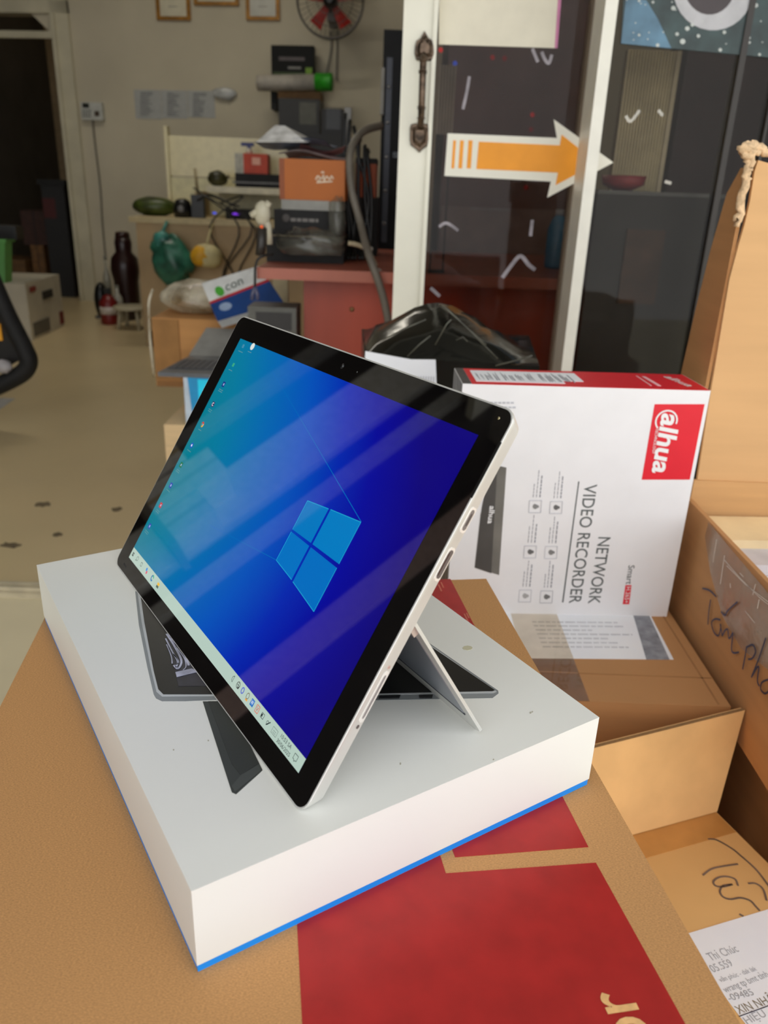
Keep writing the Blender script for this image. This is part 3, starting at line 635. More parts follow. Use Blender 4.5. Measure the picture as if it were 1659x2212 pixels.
text('lettering', 'alhua', nt_(.236, .062), nt_(.246, .014), Z, .011, WT, nv, 'white lettering on the red top', lift=.0006, bold=.01)
mb = MB(); decal(mb, [nt_(.205, .014), nt_(.2065, .014), nt_(.2065, .062), nt_(.205, .062)], Z, .0007); decal(mb, [nt_(.213, .014), nt_(.217, .014), nt_(.215, .06), nt_(.211, .06)], Z, .0007); part('small_print', mb, M((250, 190, 196), .6), nv, kind='stuff')
mb = MB().obox(NL+nx*.0-nyv*.0002, nx*.0095, nyv*(ND-.0005)+nyv*.0, Z*.0); mb = MB()
decal(mb, [nt_(.0005, .001), nt_(.0095, .001), nt_(.0095, ND-.001), nt_(.0005, ND-.001)], Z, .0005); part('dark_corner', mb, M((70, 70, 70), .5, var=.2), nv)
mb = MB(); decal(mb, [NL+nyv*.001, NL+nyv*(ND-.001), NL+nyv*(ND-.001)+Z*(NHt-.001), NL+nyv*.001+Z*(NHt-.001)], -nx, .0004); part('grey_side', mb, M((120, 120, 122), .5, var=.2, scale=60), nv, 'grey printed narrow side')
nd([(1414, 873), (1522, 873), (1490, 1036), (1386, 1036)], REDB, 'logo_panel', lab='red logo square')
lt = text('lettering', 'alhua', nf(1431, 892), nf(1408, 1021), NF, .0205, WT, nv, 'white logo lettering', lift=.0009, shear=.15, bold=.025)
mb = MB(); c = nf(1440, 908); ring_ = []
for i in range(17): a = math.radians(-15+i*15); ring_.append(c+nx*(math.cos(a)*.0115-.0005)+Z*(math.sin(a)*.0115-.0005)+NF*.0008)
mb.ribbon(ring_, NF, .0017, .0002); part('logo_ring', mb, WT, nv)
text('lettering', 'TECHNOLOGY', nf(1416, 925), nf(1408, 980), NF, .003, WT, nv, lift=.0009)
text('lettering', 'VIDEO RECORDER', nf(1263, 1046), nf(1229, 1303), NF, .0142, DARKINK, nv, 'dark grey capital lettering', bold=.006)
text('lettering', 'NETWORK', nf(1293, 1160), nf(1270, 1304), NF, .0142, DARKINK, nv, 'dark grey capital lettering', bold=.006)
nd([(1249, 1040), (1251.5, 1040), (1217, 1301), (1214, 1301)], DARKINK, 'printed_rule')
text('lettering', 'Smart', nf(1358, 1221), nf(1352, 1262), NF, .0072, DARKINK, nv, bold=.01)
nd([(1351, 1264), (1364, 1264), (1359, 1305), (1345, 1305)], REDB, 'printed_pill')
text('lettering', 'H.265+', nf(1353, 1267), nf(1348, 1302), NF, .005, WT, nv, lift=.0009)
for cx, cy in ((1156, 1094), (1201, 1096), (1145, 1192), (1190, 1193), (1134, 1287), (1180, 1289)):
    m_ = MB(); s_ = 13
    cs = [nf(cx-s_+1, cy-s_), nf(cx+s_+1, cy-s_), nf(cx+s_-1, cy+s_), nf(cx-s_-1, cy+s_)]
    for i in range(4): m_.ribbon([cs[i]+NF*.0005, cs[(i+1) % 4]+NF*.0005], NF, .0006, .0002)
    part('printed_icon', m_, LIGHTINK, nv)
    m_ = MB(); rnd = random.Random(int(cx))
    decal(m_, [nf(cx+math.cos(i*.785)*5.5, cy+math.sin(i*.785)*5.5) for i in range(8)], NF, .0005); decal(m_, [nf(cx-2, cy-6), nf(cx+8, cy-2), nf(cx+8, cy+2), nf(cx-2, cy+5)], NF, .0004)
    part('printed_icon_mark', m_, M((90+int(rnd.random()*80),)*3, .6), nv)
    m_ = MB()
    for k, (dx, l, w_) in enumerate(((9, 40, 2.4), (2, 56, 1.3), (-5, 30, 1.3))):
        yy = cy-20
        while yy > cy-20-l: g = rnd.uniform(4, 9); sx = (cy-20-yy)*.1; decal(m_, [nf(cx+dx+sx, yy), nf(cx+dx+sx+w_, yy), nf(cx+dx+sx+w_+.6, yy-g), nf(cx+dx+sx+.6, yy-g)], NF, .0004); yy -= g+1.8
    part('small_print', m_, GREYINK, nv, kind='stuff')
nd([(1072, 1005), (1094, 1010), (1078, 1242), (1025, 1226), (1038, 1110)], M((112, 110, 104), .5, var=.1), 'printed_recorder', lab='printed picture of a dark recorder')
nd([(1058, 1010), (1074, 1008), (1061, 1238), (1026, 1226), (1040, 1100)], M((74, 72, 70), .5), 'printed_recorder_front', .0006)
text('lettering', 'alhua', nf(1058, 1092), nf(1053, 1130), NF, .006, WT, nv, lift=.0012, bold=.02)
m_ = MB()
for y_, xa_ in ((868, 1040), (878, 1062)):
    for k in range(int((1120-xa_)/9)):
        x_ = xa_+k*9; decal(m_, [nf(x_, y_+4), nf(x_+7, y_+4), nf(x_+7, y_), nf(x_, y_)], NF, .0004)
part('small_print', m_, LIGHTINK, nv, kind='stuff')

# ---- open carton at the right edge
oc = root('open_carton', (.58, .69, .425), 'open brown carton with handwriting and crinkled tape at the right edge', 'carton')
X0, X1, Y0, Y1, Z0, Z1 = .36, .80, .47, .885, .425, .594
w_ = .005
part('carton_wall', MB().box(X0, X0+w_, Y0, Y1, Z0, Z1), CARD2, oc)
part('carton_wall', MB().box(X1-w_, X1, Y0, Y1, Z0, Z1), CARD, oc)
part('carton_wall', MB().box(X0+w_, X1-w_, Y0, Y0+w_, Z0, Z1), CARD, oc)
part('carton_wall', MB().box(X0+w_, X1-w_, Y1-w_, Y1, Z0, Z1+.022), CARD, oc)
part('carton_bottom', MB().box(X0+w_, X1-w_, Y0+w_, Y1-w_, Z0, Z0+w_), CARD, oc)
def fy(x, y, Y=Y1-.002): return ony(x, y, Y)
fl_ = [fy(1505, 1045), fy(1512, 1000), (fy(1530, 880)), fy(1560, 698), fy(1576, 603), fy(1595, 532), fy(1608, 487), fy(1620, 436), fy(1630, 371), fy(1638, 346), fy(1659, 352), fy(1700, 345), fy(1760, 356), fy(1900, 350), fy(2000, 1060)]
mb = MB(); P = [V((max(p.x, X0-.001), p.y, p.z)) for p in fl_]; mb.prism(P, (0, .005, 0)); part('back_flap', mb, M((216, 172, 120), .85, var=.025, scale=14, bump=.15, kind='card'), oc, 'upright pale flap')
xs_ = X0-.0005
def sy(x, y, X=X0): return onx(x, y, X)
P = [V((X0, Y1+.003, .606)), V((X0, Y1+.085, .606)), V((X0, Y1+.085, .72)), V((X0, Y1+.075, .80)), V((X0, Y1+.062, .87)), V((X0, Y1+.045, .93)), V((X0, Y1+.02, .955)), V((X0, Y1+.003, .955))]
mb = MB().prism(P, (.004, 0, 0)); part('side_flap', mb, CARD2, oc, 'folded side flap with its shade put in as darker card')  # darker card colour puts in the shade of this left-facing flap
mb = MB(); rnd = random.Random(8)
pts_e = [fy(1594, 481, Y1-.004), fy(1600, 440, Y1-.004), fy(1612, 400, Y1-.004), fy(1616, 360, Y1-.004), fy(1622, 325, Y1-.004), fy(1640, 322, Y1-.004), fy(1680, 335, Y1-.004), fy(1740, 330, Y1-.004)]
pe = smoothpts(pts_e, 5)
pe = [p+V((rnd.uniform(-.0022, .0022), 0, rnd.uniform(-.0022, .0022))) for p in pe]
mb.tube(pe, .0042, 7); mb.tube([p+V((rnd.uniform(-.003, .003), -.002, rnd.uniform(-.003, .003)-.004)) for p in pe[:26]], .0032, 6)
for i in (18, 19, 21): mb.blob(pe[i]+V((-.004, -.002, .002)), .008, .004, .006, .4, i, 10, 7)
part('torn_edge', mb, M((222, 190, 150), .9, var=.12, scale=200, bump=.4), oc, 'ragged torn flap edge')
mb = MB().prism([fy(1565, 560, Y1-.0035), fy(1569, 560, Y1-.0035), fy(1506, 1040, Y1-.0035), fy(1502, 1040, Y1-.0035)], (0, .001, 0)); 
# contents
def cz(x, y, z=.545): return onz(x, y, z)
ct = MB(); ct.obox(V((X0+.03, .60, .54)), V((.38, .01, 0)), V((-.01, .26, 0)), Z*.012)
part('paper_wad', ct, M((246, 242, 240), .6, var=.03), oc, 'white paper packing')
ct = MB().obox(V((X0+.02, .76, .553)), V((.30, 0, 0)), V((0, .10, 0)), Z*.012); part('grey_sheet', ct, M((206, 202, 206), .6, var=.05), oc)
ct = MB().obox(V((X0+.012, .80, .545)), V((.34, .02, 0)), V((0, .07, 0)), Z*.03); part('yellow_sheet', ct, M((236, 208, 164), .6, var=.12, scale=8), oc)
part('grey_sheet', MB().box(X0+w_, X1-w_, Y0+w_, Y1-w_, .52, .54), M((225, 220, 214), .7), oc)
# tape on the left face
mb = MB(); XT = X0-.0012
P = [sy(*q, XT) for q in [(1530, 1128), (1700, 1330), (1700, 1480), (1600, 1400), (1560, 1330), (1535, 1240), (1522, 1160)]]; mb.prism(P, (.0004, 0, 0))
part('tape', mb, film('crinkled_tape', (248, 242, 234), haze=.55, hazecol=(206, 190, 172), bump=.5), oc)
mb = MB()
for P in ([(1548, 1165), (1540, 1215)], [(1565, 1200), (1556, 1262)], [(1565, 1210), (1600, 1250), (1640, 1290), (1665, 1310)], [(1570, 1222), (1610, 1262), (1659, 1300)], [(1610, 1320), (1630, 1345)], [(1577, 1260), (1578, 1270)], [(1598, 1238), (1606, 1246)], [(1632, 1262), (1626, 1285)], [(1640, 1295), (1636, 1315)]):
    mb.ribbon([sy(*q, XT-.0005) for q in P], NX, .0007, .0002)
part('tape_crinkle', mb, M((226, 216, 204), .3), oc, kind='stuff')
PEN = M((50, 52, 82), .5, var=.15)
def pen(strokes, fn, N, wd, par, name='pen_stroke'):
    for P in strokes: m__ = MB(); m__.ribbon(smoothpts([fn(*q) for q in P], 6), N, wd, .0001); part(name, m__, PEN, par)
pen([[(1517, 1271), (1532, 1275), (1547, 1289)], [(1535, 1295), (1531, 1322), (1529, 1349)], [(1557, 1321), (1566, 1329), (1572, 1319), (1593, 1300)],
     [(1556, 1339), (1545, 1337), (1537, 1345), (1542, 1365), (1552, 1373), (1557, 1354), (1556, 1350), (1560, 1374)],
     [(1560, 1374), (1566, 1362), (1572, 1360), (1574, 1378), (1578, 1376), (1583, 1368), (1580, 1400), (1584, 1410), (1596, 1409)],
     [(1613, 1396), (1609, 1420), (1604, 1446)], [(1613, 1398), (1626, 1393), (1632, 1408), (1625, 1422), (1616, 1424)],
     [(1654, 1378), (1640, 1420), (1623, 1463)], [(1626, 1458), (1636, 1441), (1639, 1444), (1636, 1470), (1640, 1482)],
     [(1659, 1468), (1646, 1474), (1643, 1488), (1652, 1498), (1662, 1490), (1668, 1470), (1666, 1500), (1674, 1508)]], lambda x, y: sy(x, y, XT-.0011), NX, .0019, oc)
thing('carton', MB().box(.40, .82, .52, .96, 0, .425), CARD2, 'lower brown carton the open carton stands on', 'carton')

# ---- front carton with raised flap
qa = math.radians(20.5); qx = V((math.cos(qa), math.sin(qa), 0)); qy_ = V((-qx.y, qx.x, 0)); QR = V((.340, .620, .36))
fc = root('flap_carton', (.27, .45, 0), 'golden brown carton with raised back flap and pasted paper in the lower right corner', 'carton')
part('carton_body', MB().obox(QR-qx*.185-qy_*.38-Z*.36, qx*.185, qy_*.38, Z*.36), CARD3, fc)
fvz = V((.017, .026, .103)); fd = -fvz.cross(qx).normalized()
if fd.y < 0: fd = -fd
mb = MB().prism([QR-qx*.23+qy_*.001, QR+qy_*.001, QR+fvz+qy_*.001, QR-qx*.23+fvz+qy_*.001-Z*.006], fd*-.006); part('raised_flap', mb, M((234, 188, 126), .85, var=.05, scale=16, bump=.12), fc, 'raised back flap')
mb = MB()
for k in range(1, 4): mb.prism([QR-qx*.23+fvz-Z*.006+fd*-(.0015*k-.0004)+Z*.0003, QR+fvz+fd*-(.0015*k-.0004)+Z*.0003, QR+fvz+fd*-(.0015*k+.0001)+Z*.0003, QR-qx*.23+fvz-Z*.006+fd*-(.0015*k+.0001)+Z*.0003], Z*.0003)
part('corrugated_edge', mb, M((120, 92, 62), .9, var=.2, scale=300), fc)
mb = MB().prism([QR, QR+fvz, QR+fvz*.8+V((.004, .014, 0)), QR+V((.001, .012, 0))], (.001, 0, 0)); part('flap_return', mb, CARD3, fc)
def qz(x, y): return onz(x, y, .36)
mb = MB(); decal(mb, [QR-qx*.183-qy_*.002, QR-qx*.001-qy_*.002, QR-qx*.001-qy_*.032, QR-qx*.183-qy_*.032], Z, .0004); part('tape', mb, M((206, 150, 84), .25, var=.05), fc, 'brown packing tape strip')
Q = lambda x, y: qz(x, y)+Z*.0004
PEN = M((124, 104, 92), .5, var=.2)
pen([[(1529, 1813), (1548, 1815), (1580, 1833), (1600, 1849), (1635, 1881), (1668, 1925)], [(1518, 1891), (1536, 1878), (1560, 1872), (1594, 1867)],
     [(1594, 1914), (1588, 1900), (1570, 1894), (1552, 1896), (1541, 1905), (1546, 1914), (1562, 1916), (1582, 1911)],
     [(1582, 1911), (1562, 1914), (1555, 1926), (1562, 1938), (1578, 1943), (1599, 1940), (1620, 1946), (1632, 1958), (1641, 1968)],
     [(1616, 1909), (1632, 1909), (1648, 1921), (1656, 1946)], [(1597, 1975), (1606, 1980)]], Q, Z, .0017, fc)
PL = [qz(1490, 2016), qz(1646, 1969), qz(1700, 2040), qz(1700, 2260), qz(1640, 2290)]
q0 = qz(1492, 2015); qd = (qz(1645, 1969)-q0).normalized(); qn_ = Z.cross(qd)
mb = MB(); decal(mb, [q0-qd*.012, q0+qd*.083, q0+qd*.083-qn_*.15, q0-qd*.012-qn_*.15], Z, .0004)
sheet = part('pasted_sheet', mb, PAPER, fc, 'white pasted sheet with grey print')
G1 = M((170, 172, 178), .6); G2 = M((140, 128, 108), .6)
for s_, a, b, h, mt in (('Thị Chúc', (1536, 2077), (1597, 2056), .0074, G1), ('05.559', (1541, 2102), (1585, 2087), .0062, G1), ('văn phúc - dak lak', (1557, 2123), (1636, 2097), .0042, G1), ('wrang tp bmt tỉnh', (1568, 2146), (1662, 2110), .0056, G1), ('-09485', (1577, 2164), (1630, 2150), .0052, G1), ('XIN NHẬN', (1597, 2192), (1690, 2160), .0086, G2), ('HIỆU', (1615, 2214), (1657, 2196), .0075, G1)):
    text('lettering', s_, qz(*a), qz(*b), Z, h, mt, sheet, lift=.0006)
mb = MB().ribbon([qz(1596, 2197)+Z*.0007, qz(1690, 2163)+Z*.0007], Z, .0006, .0001); part('printed_rule', mb, INK, sheet)

# ---- black wrapped parcel
bp = root('wrapped_parcel', (.09, 1.2, .615), 'parcel wrapped in shiny black plastic behind the recorder box', 'parcel')
BF = M((18, 19, 17), .16, var=.3, scale=12, bump=.5, bscale=22)
L0_ = [(-.034, 1.1, .615), (.21, 1.1, .615), (.235, 1.36, .615), (-.05, 1.36, .615)]
L1_ = [(-.034, 1.1, .705), (.21, 1.1, .70), (.235, 1.36, .70), (-.05, 1.36, .70)]
mb = MB().frust(L0_, L1_)
pk = V((.062, 1.2, .775)); n_ = 14; gx_, gy_ = 14, 12; vs = []; rnd = random.Random(2)
for j in range(gy_+1):
    for i in range(gx_+1):
        u, v = i/gx_, j/gy_
        x = -.036+(.246)*u+v*(-.014+.04*u); y = 1.1+.26*v
        rd = max(0, 1-abs(u-.42)/.5)*max(0, 1-abs(v-.42)/.55)
        z = .702+.07*rd**.8+rnd.uniform(-.003, .003)
        if i in (0, gx_) or j in (0, gy_): z = .700
        vs.append((x, y, z))
fs = [(j*(gx_+1)+i, j*(gx_+1)+i+1, (j+1)*(gx_+1)+i+1, (j+1)*(gx_+1)+i) for j in range(gy_) for i in range(gx_)]
mb.add(vs, fs, True); part('black_wrap', mb, BF, bp)
mb = MB().prism([(-.0345, 1.0985, .622), (.072, 1.0985, .622), (.064, 1.0985, .704), (.03, 1.0985, .703), (-.0345, 1.0985, .712)], (0, .001, 0)); part('address_label', mb, PAPER, bp, 'white address label')
mb = MB(); rnd = random.Random(4)
for k in range(26): x = -.028+k*.0036; decal(mb, [V((x, 1.0982, .68)), V((x+.0016, 1.0982, .68)), V((x+.0016, 1.0982, .68-rnd.uniform(.01, .04))), V((x, 1.0982, .68-rnd.uniform(.01, .04)))], NY, .0003)
part('small_print', mb, LIGHTINK, bp, kind='stuff')
SHN = M((84, 84, 74), .15, var=.3, scale=30)
mb = MB()
for P in ([(955, 660), (990, 690), (1030, 730), (1075, 775)], [(960, 662), (1005, 705), (1050, 745)], [(880, 770), (905, 745), (930, 725)], [(940, 745), (965, 700), (975, 690)], [(985, 735), (1000, 728), (1010, 738)], [(825, 735), (870, 712), (920, 690)], [(1070, 790), (1110, 780), (1150, 768)]):
    mb.tube([ony(x, y, 1.098) + V((0, 0, 0)) for x, y in P], .0011, 6)
part('wrap_crease', mb, SHN, bp, kind='stuff')
thing('carton', MB().box(-.06, .25, 1.08, 1.42, 0, .614), CARD2, 'brown carton standing on the floor under the black wrapped parcel', 'carton')

# ================================================================== SHOP FURNITURE
RW = M((182, 76, 54), .38, var=.14, scale=5, kind='wood', bump=.05); RT_ = M((176, 100, 80), .35, var=.08, scale=4, bump=.05)
dk_ = root('red_desk', (.35, 2.35, 0), 'reddish wooden desk behind the sliding door', 'desk')
part('desk_top', MB().box(-.325, 1.1, 1.95, 2.75, .714, .74), RT_, dk_)
part('front_panel', MB().box(-.222, 1.05, 2.03, 2.05, .02, .714), RW, dk_)
part('side_panel', MB().box(-.222, -.20, 2.05, 2.70, .0, .714), RW, dk_)
part('side_panel', MB().box(1.03, 1.05, 2.05, 2.70, .0, .714), RW, dk_)
part('keyhole', MB().lathe(ony(760, 668, 2.03)+NY*.002, [(.006, 0), (.006, .004)], 12, (0, 1, 0)), M((150, 120, 80), .3, metal=.7), dk_)

def boxthing(name, px, Y, dep, mat, label, cat, z0=None, z1=None, yaw=0, extra=None):
    x0, x1, y0, y1, a, b = cart(*px, Y, dep)
    if z0 is not None: a = z0
    if z1 is not None: b = z1
    r = root(name, ((x0+x1)/2, (y0+y1)/2, a), label, cat)
    part('body', MB().box(x0, x1, y0, y1, a, b, yaw), mat, r); return r, (x0, x1, y0, y1, a, b)
# things on the red desk
r, B_ = boxthing('black_carton', (575, 490, 742, 560), 2.12, .25, BLACKM, 'black box at the bottom of the pile on the red desk, under clear plastic', 'box', z0=.7405, z1=.815)
part('lid_edge', MB().box(B_[0]-.001, B_[1]+.001, B_[2]-.001, B_[3], B_[5]-.012, B_[5]-.009), M((120, 108, 84), .5), r)
r, B_ = boxthing('black_carton', (592, 452, 740, 490), 2.12, .22, BLACKM, 'black box with blurred pale lettering in the pile on the red desk', 'box', z0=.8155, z1=.867)
mb = MB(); words(mb, ony(628, 478, 2.1195), V((1, 0, 0)), Z, NY, .07, 1, .008, .01, 3, .0004, .006, 0); part('lettering', mb, M((120, 116, 112), .6), r)
part('printed_mark', MB().lathe(ony(618, 471, 2.1195)-NY*0, [(.010, 0), (.010, .0006), (.007, .0006)], 14, (0, -1, 0)), M((80, 76, 74), .6), r)
r, B_ = boxthing('white_carton', (608, 430, 738, 452), 2.12, .22, M((150, 150, 144), .5), 'flat grey white box directly under the orange box', 'box', z0=.8675, z1=.8905)
ob, B_ = boxthing('orange_carton', (604, 342, 745, 430), 2.12, .22, M((184, 98, 6), .5, var=.05, scale=5), 'bright orange box with white script under the heap of papers', 'box', z0=.891, z1=.985)
part('dark_edge', MB().box(B_[0]-.0006, B_[0]+.012, B_[2]-.0006, B_[3], B_[4], B_[5]), M((150, 74, 20), .5), ob)
mb = MB()
for P in ([(682, 388), (687, 380), (692, 388), (686, 391), (696, 384), (699, 378), (700, 390), (706, 381), (712, 388), (716, 380), (720, 387)], [(694, 374), (697, 371), (700, 374)], [(684, 394), (700, 393), (718, 392)]):
    mb.ribbon(smoothpts([ony(*q, 2.119) for q in P], 4), NY, .0035, .0003)
part('script_logo', mb, M((236, 214, 186), .5), ob)
# loose papers on top
rnd = random.Random(21)
zb_ = .9855
for k, (lab, col, x, w1, dpt, a) in enumerate((('crumpled magazine lying lowest in the paper heap on the orange box', (196, 182, 178), -.29, .165, .14, .1), ('pink and dark printed leaflet in the middle of the paper heap', (170, 120, 122), -.25, .115, .13, -.2), ('blue and grey leaflet sticking out of the paper heap', (110, 120, 140), -.34, .17, .12, .25), ('white sheet folded up at the top of the paper heap', (226, 226, 220), -.345, .13, .15, -.1))):
    mb = MB(); nx_, ny_ = 8, 6; vs = []
    for sidez in (0, .0015):
        for j in range(ny_+1):
            for i in range(nx_+1):
                u, v = i/nx_, j/ny_
                h = zb_+.013*k+.008*math.sin(u*5+k*2)+.006*math.sin(v*4+k)+.008*1+(.030*max(0, 1-abs(u-.35)*2.4) if k == 3 else 0)
                X_ = x+w1*u; Y_ = 2.13+dpt*v; vs.append((X_+a*.1*(v-.5), Y_+a*.1*(u-.5), h+sidez))
    n1 = (nx_+1)*(ny_+1); fs = []
    for s0 in (0, n1):
        for j in range(ny_):
            for i in range(nx_): q = s0+j*(nx_+1)+i; fs.append((q, q+1, q+nx_+2, q+nx_+1))
    mb.add(vs, fs, True)
    if k == 3: mb = MB().frust([V((-.352, 2.115, 1.018)), V((-.225, 2.115, 1.022)), V((-.21, 2.23, 1.03)), V((-.345, 2.23, 1.03))], [V((-.345, 2.12, 1.020)), V((-.232, 2.12, 1.024)), V((-.285, 2.19, 1.062)), V((-.31, 2.19, 1.062))])
    thing('loose_paper', mb, M(col, .5, var=.2, scale=25), lab, 'paper', 'papers heaped on the orange box')
# clear plastic bag slumped over the pile
PB = film('plastic_bag', (238, 238, 234), gl=.05, haze=.4, hazecol=(150, 150, 140), bump=.8)
mb = MB().blob(ony(672, 528, 2.06)+Z*.002, .082, .045, .036, .22, 5, 24, 14, flat=.026)
mb.blob(ony(728, 480, 2.075)+Z*.0, .022, .03, .062, .25, 9, 18, 14)
thing('plastic_bag', mb, PB, 'clear crumpled plastic bag slumped on the red desk', 'bag')
r = root('white_adapter', ony(570, 540, 2.0), 'cream plastic adapter with dangling arm at the left end of the red desk', 'adapter')
CW = M((206, 200, 176), .4)
c = ony(567, 462, 2.02); part('body', MB().blob(c, .020, .014, .030, .08, 3, 16, 10), CW, r)
part('arm', MB().tube([ony(568, 462, 2.02), ony(580, 490, 2.02), ony(582, 528, 2.02)], .008, 10), CW, r); part('arm', MB().tube([ony(560, 455, 2.02), ony(542, 466, 2.02)], .008, 8), CW, r)
part('arm', MB().tube([ony(572, 455, 2.02), ony(582, 436, 2.02)], .008, 8), CW, r); part('indicator', MB().blob(ony(565, 490, 2.0), .004, .003, .004, 0, 1, 8, 6), M((220, 90, 40), .4, emit=.6), r)
part('black_socket', MB().tube([ony(566, 492, 2.01), ony(564, 532, 2.01), ony(562, 552, 2.01)], .012, 10), M((50, 46, 42), .4), r)
mb = MB().tube(smoothpts([ony(590, 552, 1.96)+Z*.004, ony(562, 556, 1.94), ony(552, 575, 1.935), ony(551, 610, 1.935), ony(550, 632, 1.935)]), .0032, 8)
r = thing('power_cable', mb, BLACK, 'black cable with two plugs hanging over the left end of the red desk', 'cable')
for dx in (-5, 6): part('plug', MB().tube([ony(550, 620, 1.935), ony(550+dx, 636, 1.935), ony(550+dx, 648, 1.935)], .0045, 8), M((84, 84, 110), .3), r)
mb = MB().tube(smoothpts([ony(*q, Y_) for q, Y_ in [((822, 272), 2.3), ((785, 284), 2.2), ((760, 318), 2.12), ((755, 360), 2.1), ((762, 420), 2.08), ((778, 480), 2.06), ((788, 520), 2.0), ((800, 560), 1.94), ((818, 610), 1.93), ((832, 660), 1.93), ((842, 720), 1.93), ((846, 800), 1.93)]], 5), .0095, 10)
thing('grey_conduit', mb, M((112, 106, 96), .5), 'thick grey corrugated hose curving from the rack down past the red desk', 'hose')
mb = MB().tube(smoothpts([ony(*q, 2.05) for q in [(752, 525), (775, 530), (795, 542), (812, 575)]], 5), .006, 8); r = thing('cream_cable', mb, M((170, 156, 126), .5), 'cream cable with white ties running over the red desk edge', 'cable')
for q in ((793, 540), (812, 588)): part('cable_tie', MB().lathe(ony(*q, 1.99), [(.013, 0), (.013, .008), (.008, .009)], 10, (.3, -.2, 1)), M((210, 206, 198), .4), r)
rnd = random.Random(31); cbd = root('cable_bundle', ony(775, 560, 2.24), 'bundle of black cables hanging beside the server rack', 'cables')
for k in range(7):
    x_ = 752+k*8; mb = MB().tube(smoothpts([ony(x_+rnd.uniform(-6, 6), 245+k*14, 2.3), ony(x_+rnd.uniform(-12, 12), 330, 2.28), ony(x_+rnd.uniform(-14, 14), 430, 2.26), ony(x_+rnd.uniform(-8, 8), 520, 2.24), onz(x_, 560, .748)], 4), .005, 6)
    part('cable', mb, BLACK, cbd)
r, B_ = boxthing('grey_strut', (744, 232, 758, 300), 2.4, .03, M((120, 118, 112), .4), 'thin grey upright strut beside the black cables', 'strut', z0=.7405)
r, B_ = boxthing('orange_carton', (768, 345, 812, 445), 2.42, .18, M((150, 66, 24), .5), 'darker orange box half hidden behind the grey hose', 'box', z0=.90)
part('dark_lid', MB().box(B_[0]-.001, B_[1]+.001, B_[2]-.001, B_[3]+.001, B_[5]-.01, B_[5]+.004), BLACKM, r)
boxthing('black_carton', (756, 446, 815, 560), 2.42, .18, BLACKM, 'black box beneath the darker orange box', 'box', z0=.7405, z1=.8995)
# rack and cabinets
rk, B_ = boxthing('server_rack', (822, 65, 925, 560), 2.78, .6, M((9, 10, 13), .55, var=.1, spec=.25), 'tall black server rack left of the door frame', 'rack', z0=0)
part('front_rail', MB().box(B_[0]+.012, B_[0]+.03, B_[2]-.006, B_[2], .76, 1.3), M((52, 54, 60), .3, metal=.5), rk)
part('rack_handle', MB().box(B_[0]-.004, B_[0]+.006, B_[2]-.02, B_[2], 1.14, 1.27), M((130, 128, 120), .4), rk)
for k in range(5): part('rack_screw', MB().lathe(V((B_[0]+.02, B_[2]-.008, .82+.1*k)), [(.006, 0), (.004, .003)], 8, (0, -1, 0)), M((150, 150, 150), .3, metal=.8), rk)
text('lettering', 'ISN', ony(849, 340, B_[2]-.001), ony(866, 341, B_[2]-.001), NY, .016, M((150, 160, 170), .5), rk)
cb = root('dark_cabinet', (.36, 2.9, 0), 'tall dark maroon cabinet seen through the sliding door glass', 'cabinet')
part('body', MB().box(.145, .60, 2.78, 3.2, 0, 1.62), M((98, 70, 64), .35, var=.12, scale=8), cb)
part('lower_front', MB().box(.15, .595, 2.76, 2.78, .74, .88), M((124, 106, 100), .4, var=.08), cb)
part('name_strip', MB().box(ony(1015, 460, 2.755).x, ony(1100, 460, 2.755).x, 2.755, 2.76, .872, .88), M((130, 122, 122), .4), cb)
for q, c_ in (((952, 108), (240, 40, 30)), ((983, 137), (50, 90, 230)), ((1064, 124), (150, 24, 24)), ((1090, 126), (120, 20, 20)), ((1150, 248), (170, 20, 24)), ((1147, 280), (110, 16, 20)), ((1136, 405), (100, 16, 20))):  # first two are LEDs; the rest are red glass reflections made as glowing blobs
    part('led_and_reflection', MB().blob(ony(*q, 2.775), .007, .004, .007, .1, 1, 8, 6), M(c_, .4, emit=.8), cb)
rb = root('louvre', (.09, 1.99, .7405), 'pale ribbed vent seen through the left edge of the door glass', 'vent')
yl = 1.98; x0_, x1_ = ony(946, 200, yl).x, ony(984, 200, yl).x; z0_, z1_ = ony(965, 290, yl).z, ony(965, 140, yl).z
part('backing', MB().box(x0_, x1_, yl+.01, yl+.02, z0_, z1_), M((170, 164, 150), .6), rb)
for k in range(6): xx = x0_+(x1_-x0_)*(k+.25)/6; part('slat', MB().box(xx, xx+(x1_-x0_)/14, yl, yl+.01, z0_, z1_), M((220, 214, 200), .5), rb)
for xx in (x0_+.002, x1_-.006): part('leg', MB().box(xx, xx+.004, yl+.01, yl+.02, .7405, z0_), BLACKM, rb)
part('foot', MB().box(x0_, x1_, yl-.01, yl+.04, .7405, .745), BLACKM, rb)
c = onz(1205, 545, .741)
r = root('water_bottle', V((ony(1205, 500, 2.25).x, 2.25, .7405)), 'blue plastic water bottle on the desk behind the white post', 'bottle')
part('bottle_body', MB().lathe(V((ony(1205, 500, 2.25).x, 2.25, .7405)), [(.026, 0), (.028, .01), (.028, .10), (.018, .125), (.010, .135)], 16), M((84, 160, 210), .15), r)
part('cap', MB().lathe(V((ony(1205, 500, 2.25).x, 2.25, .876)), [(.011, 0), (.011, .014)], 12), M((190, 200, 205), .4), r)
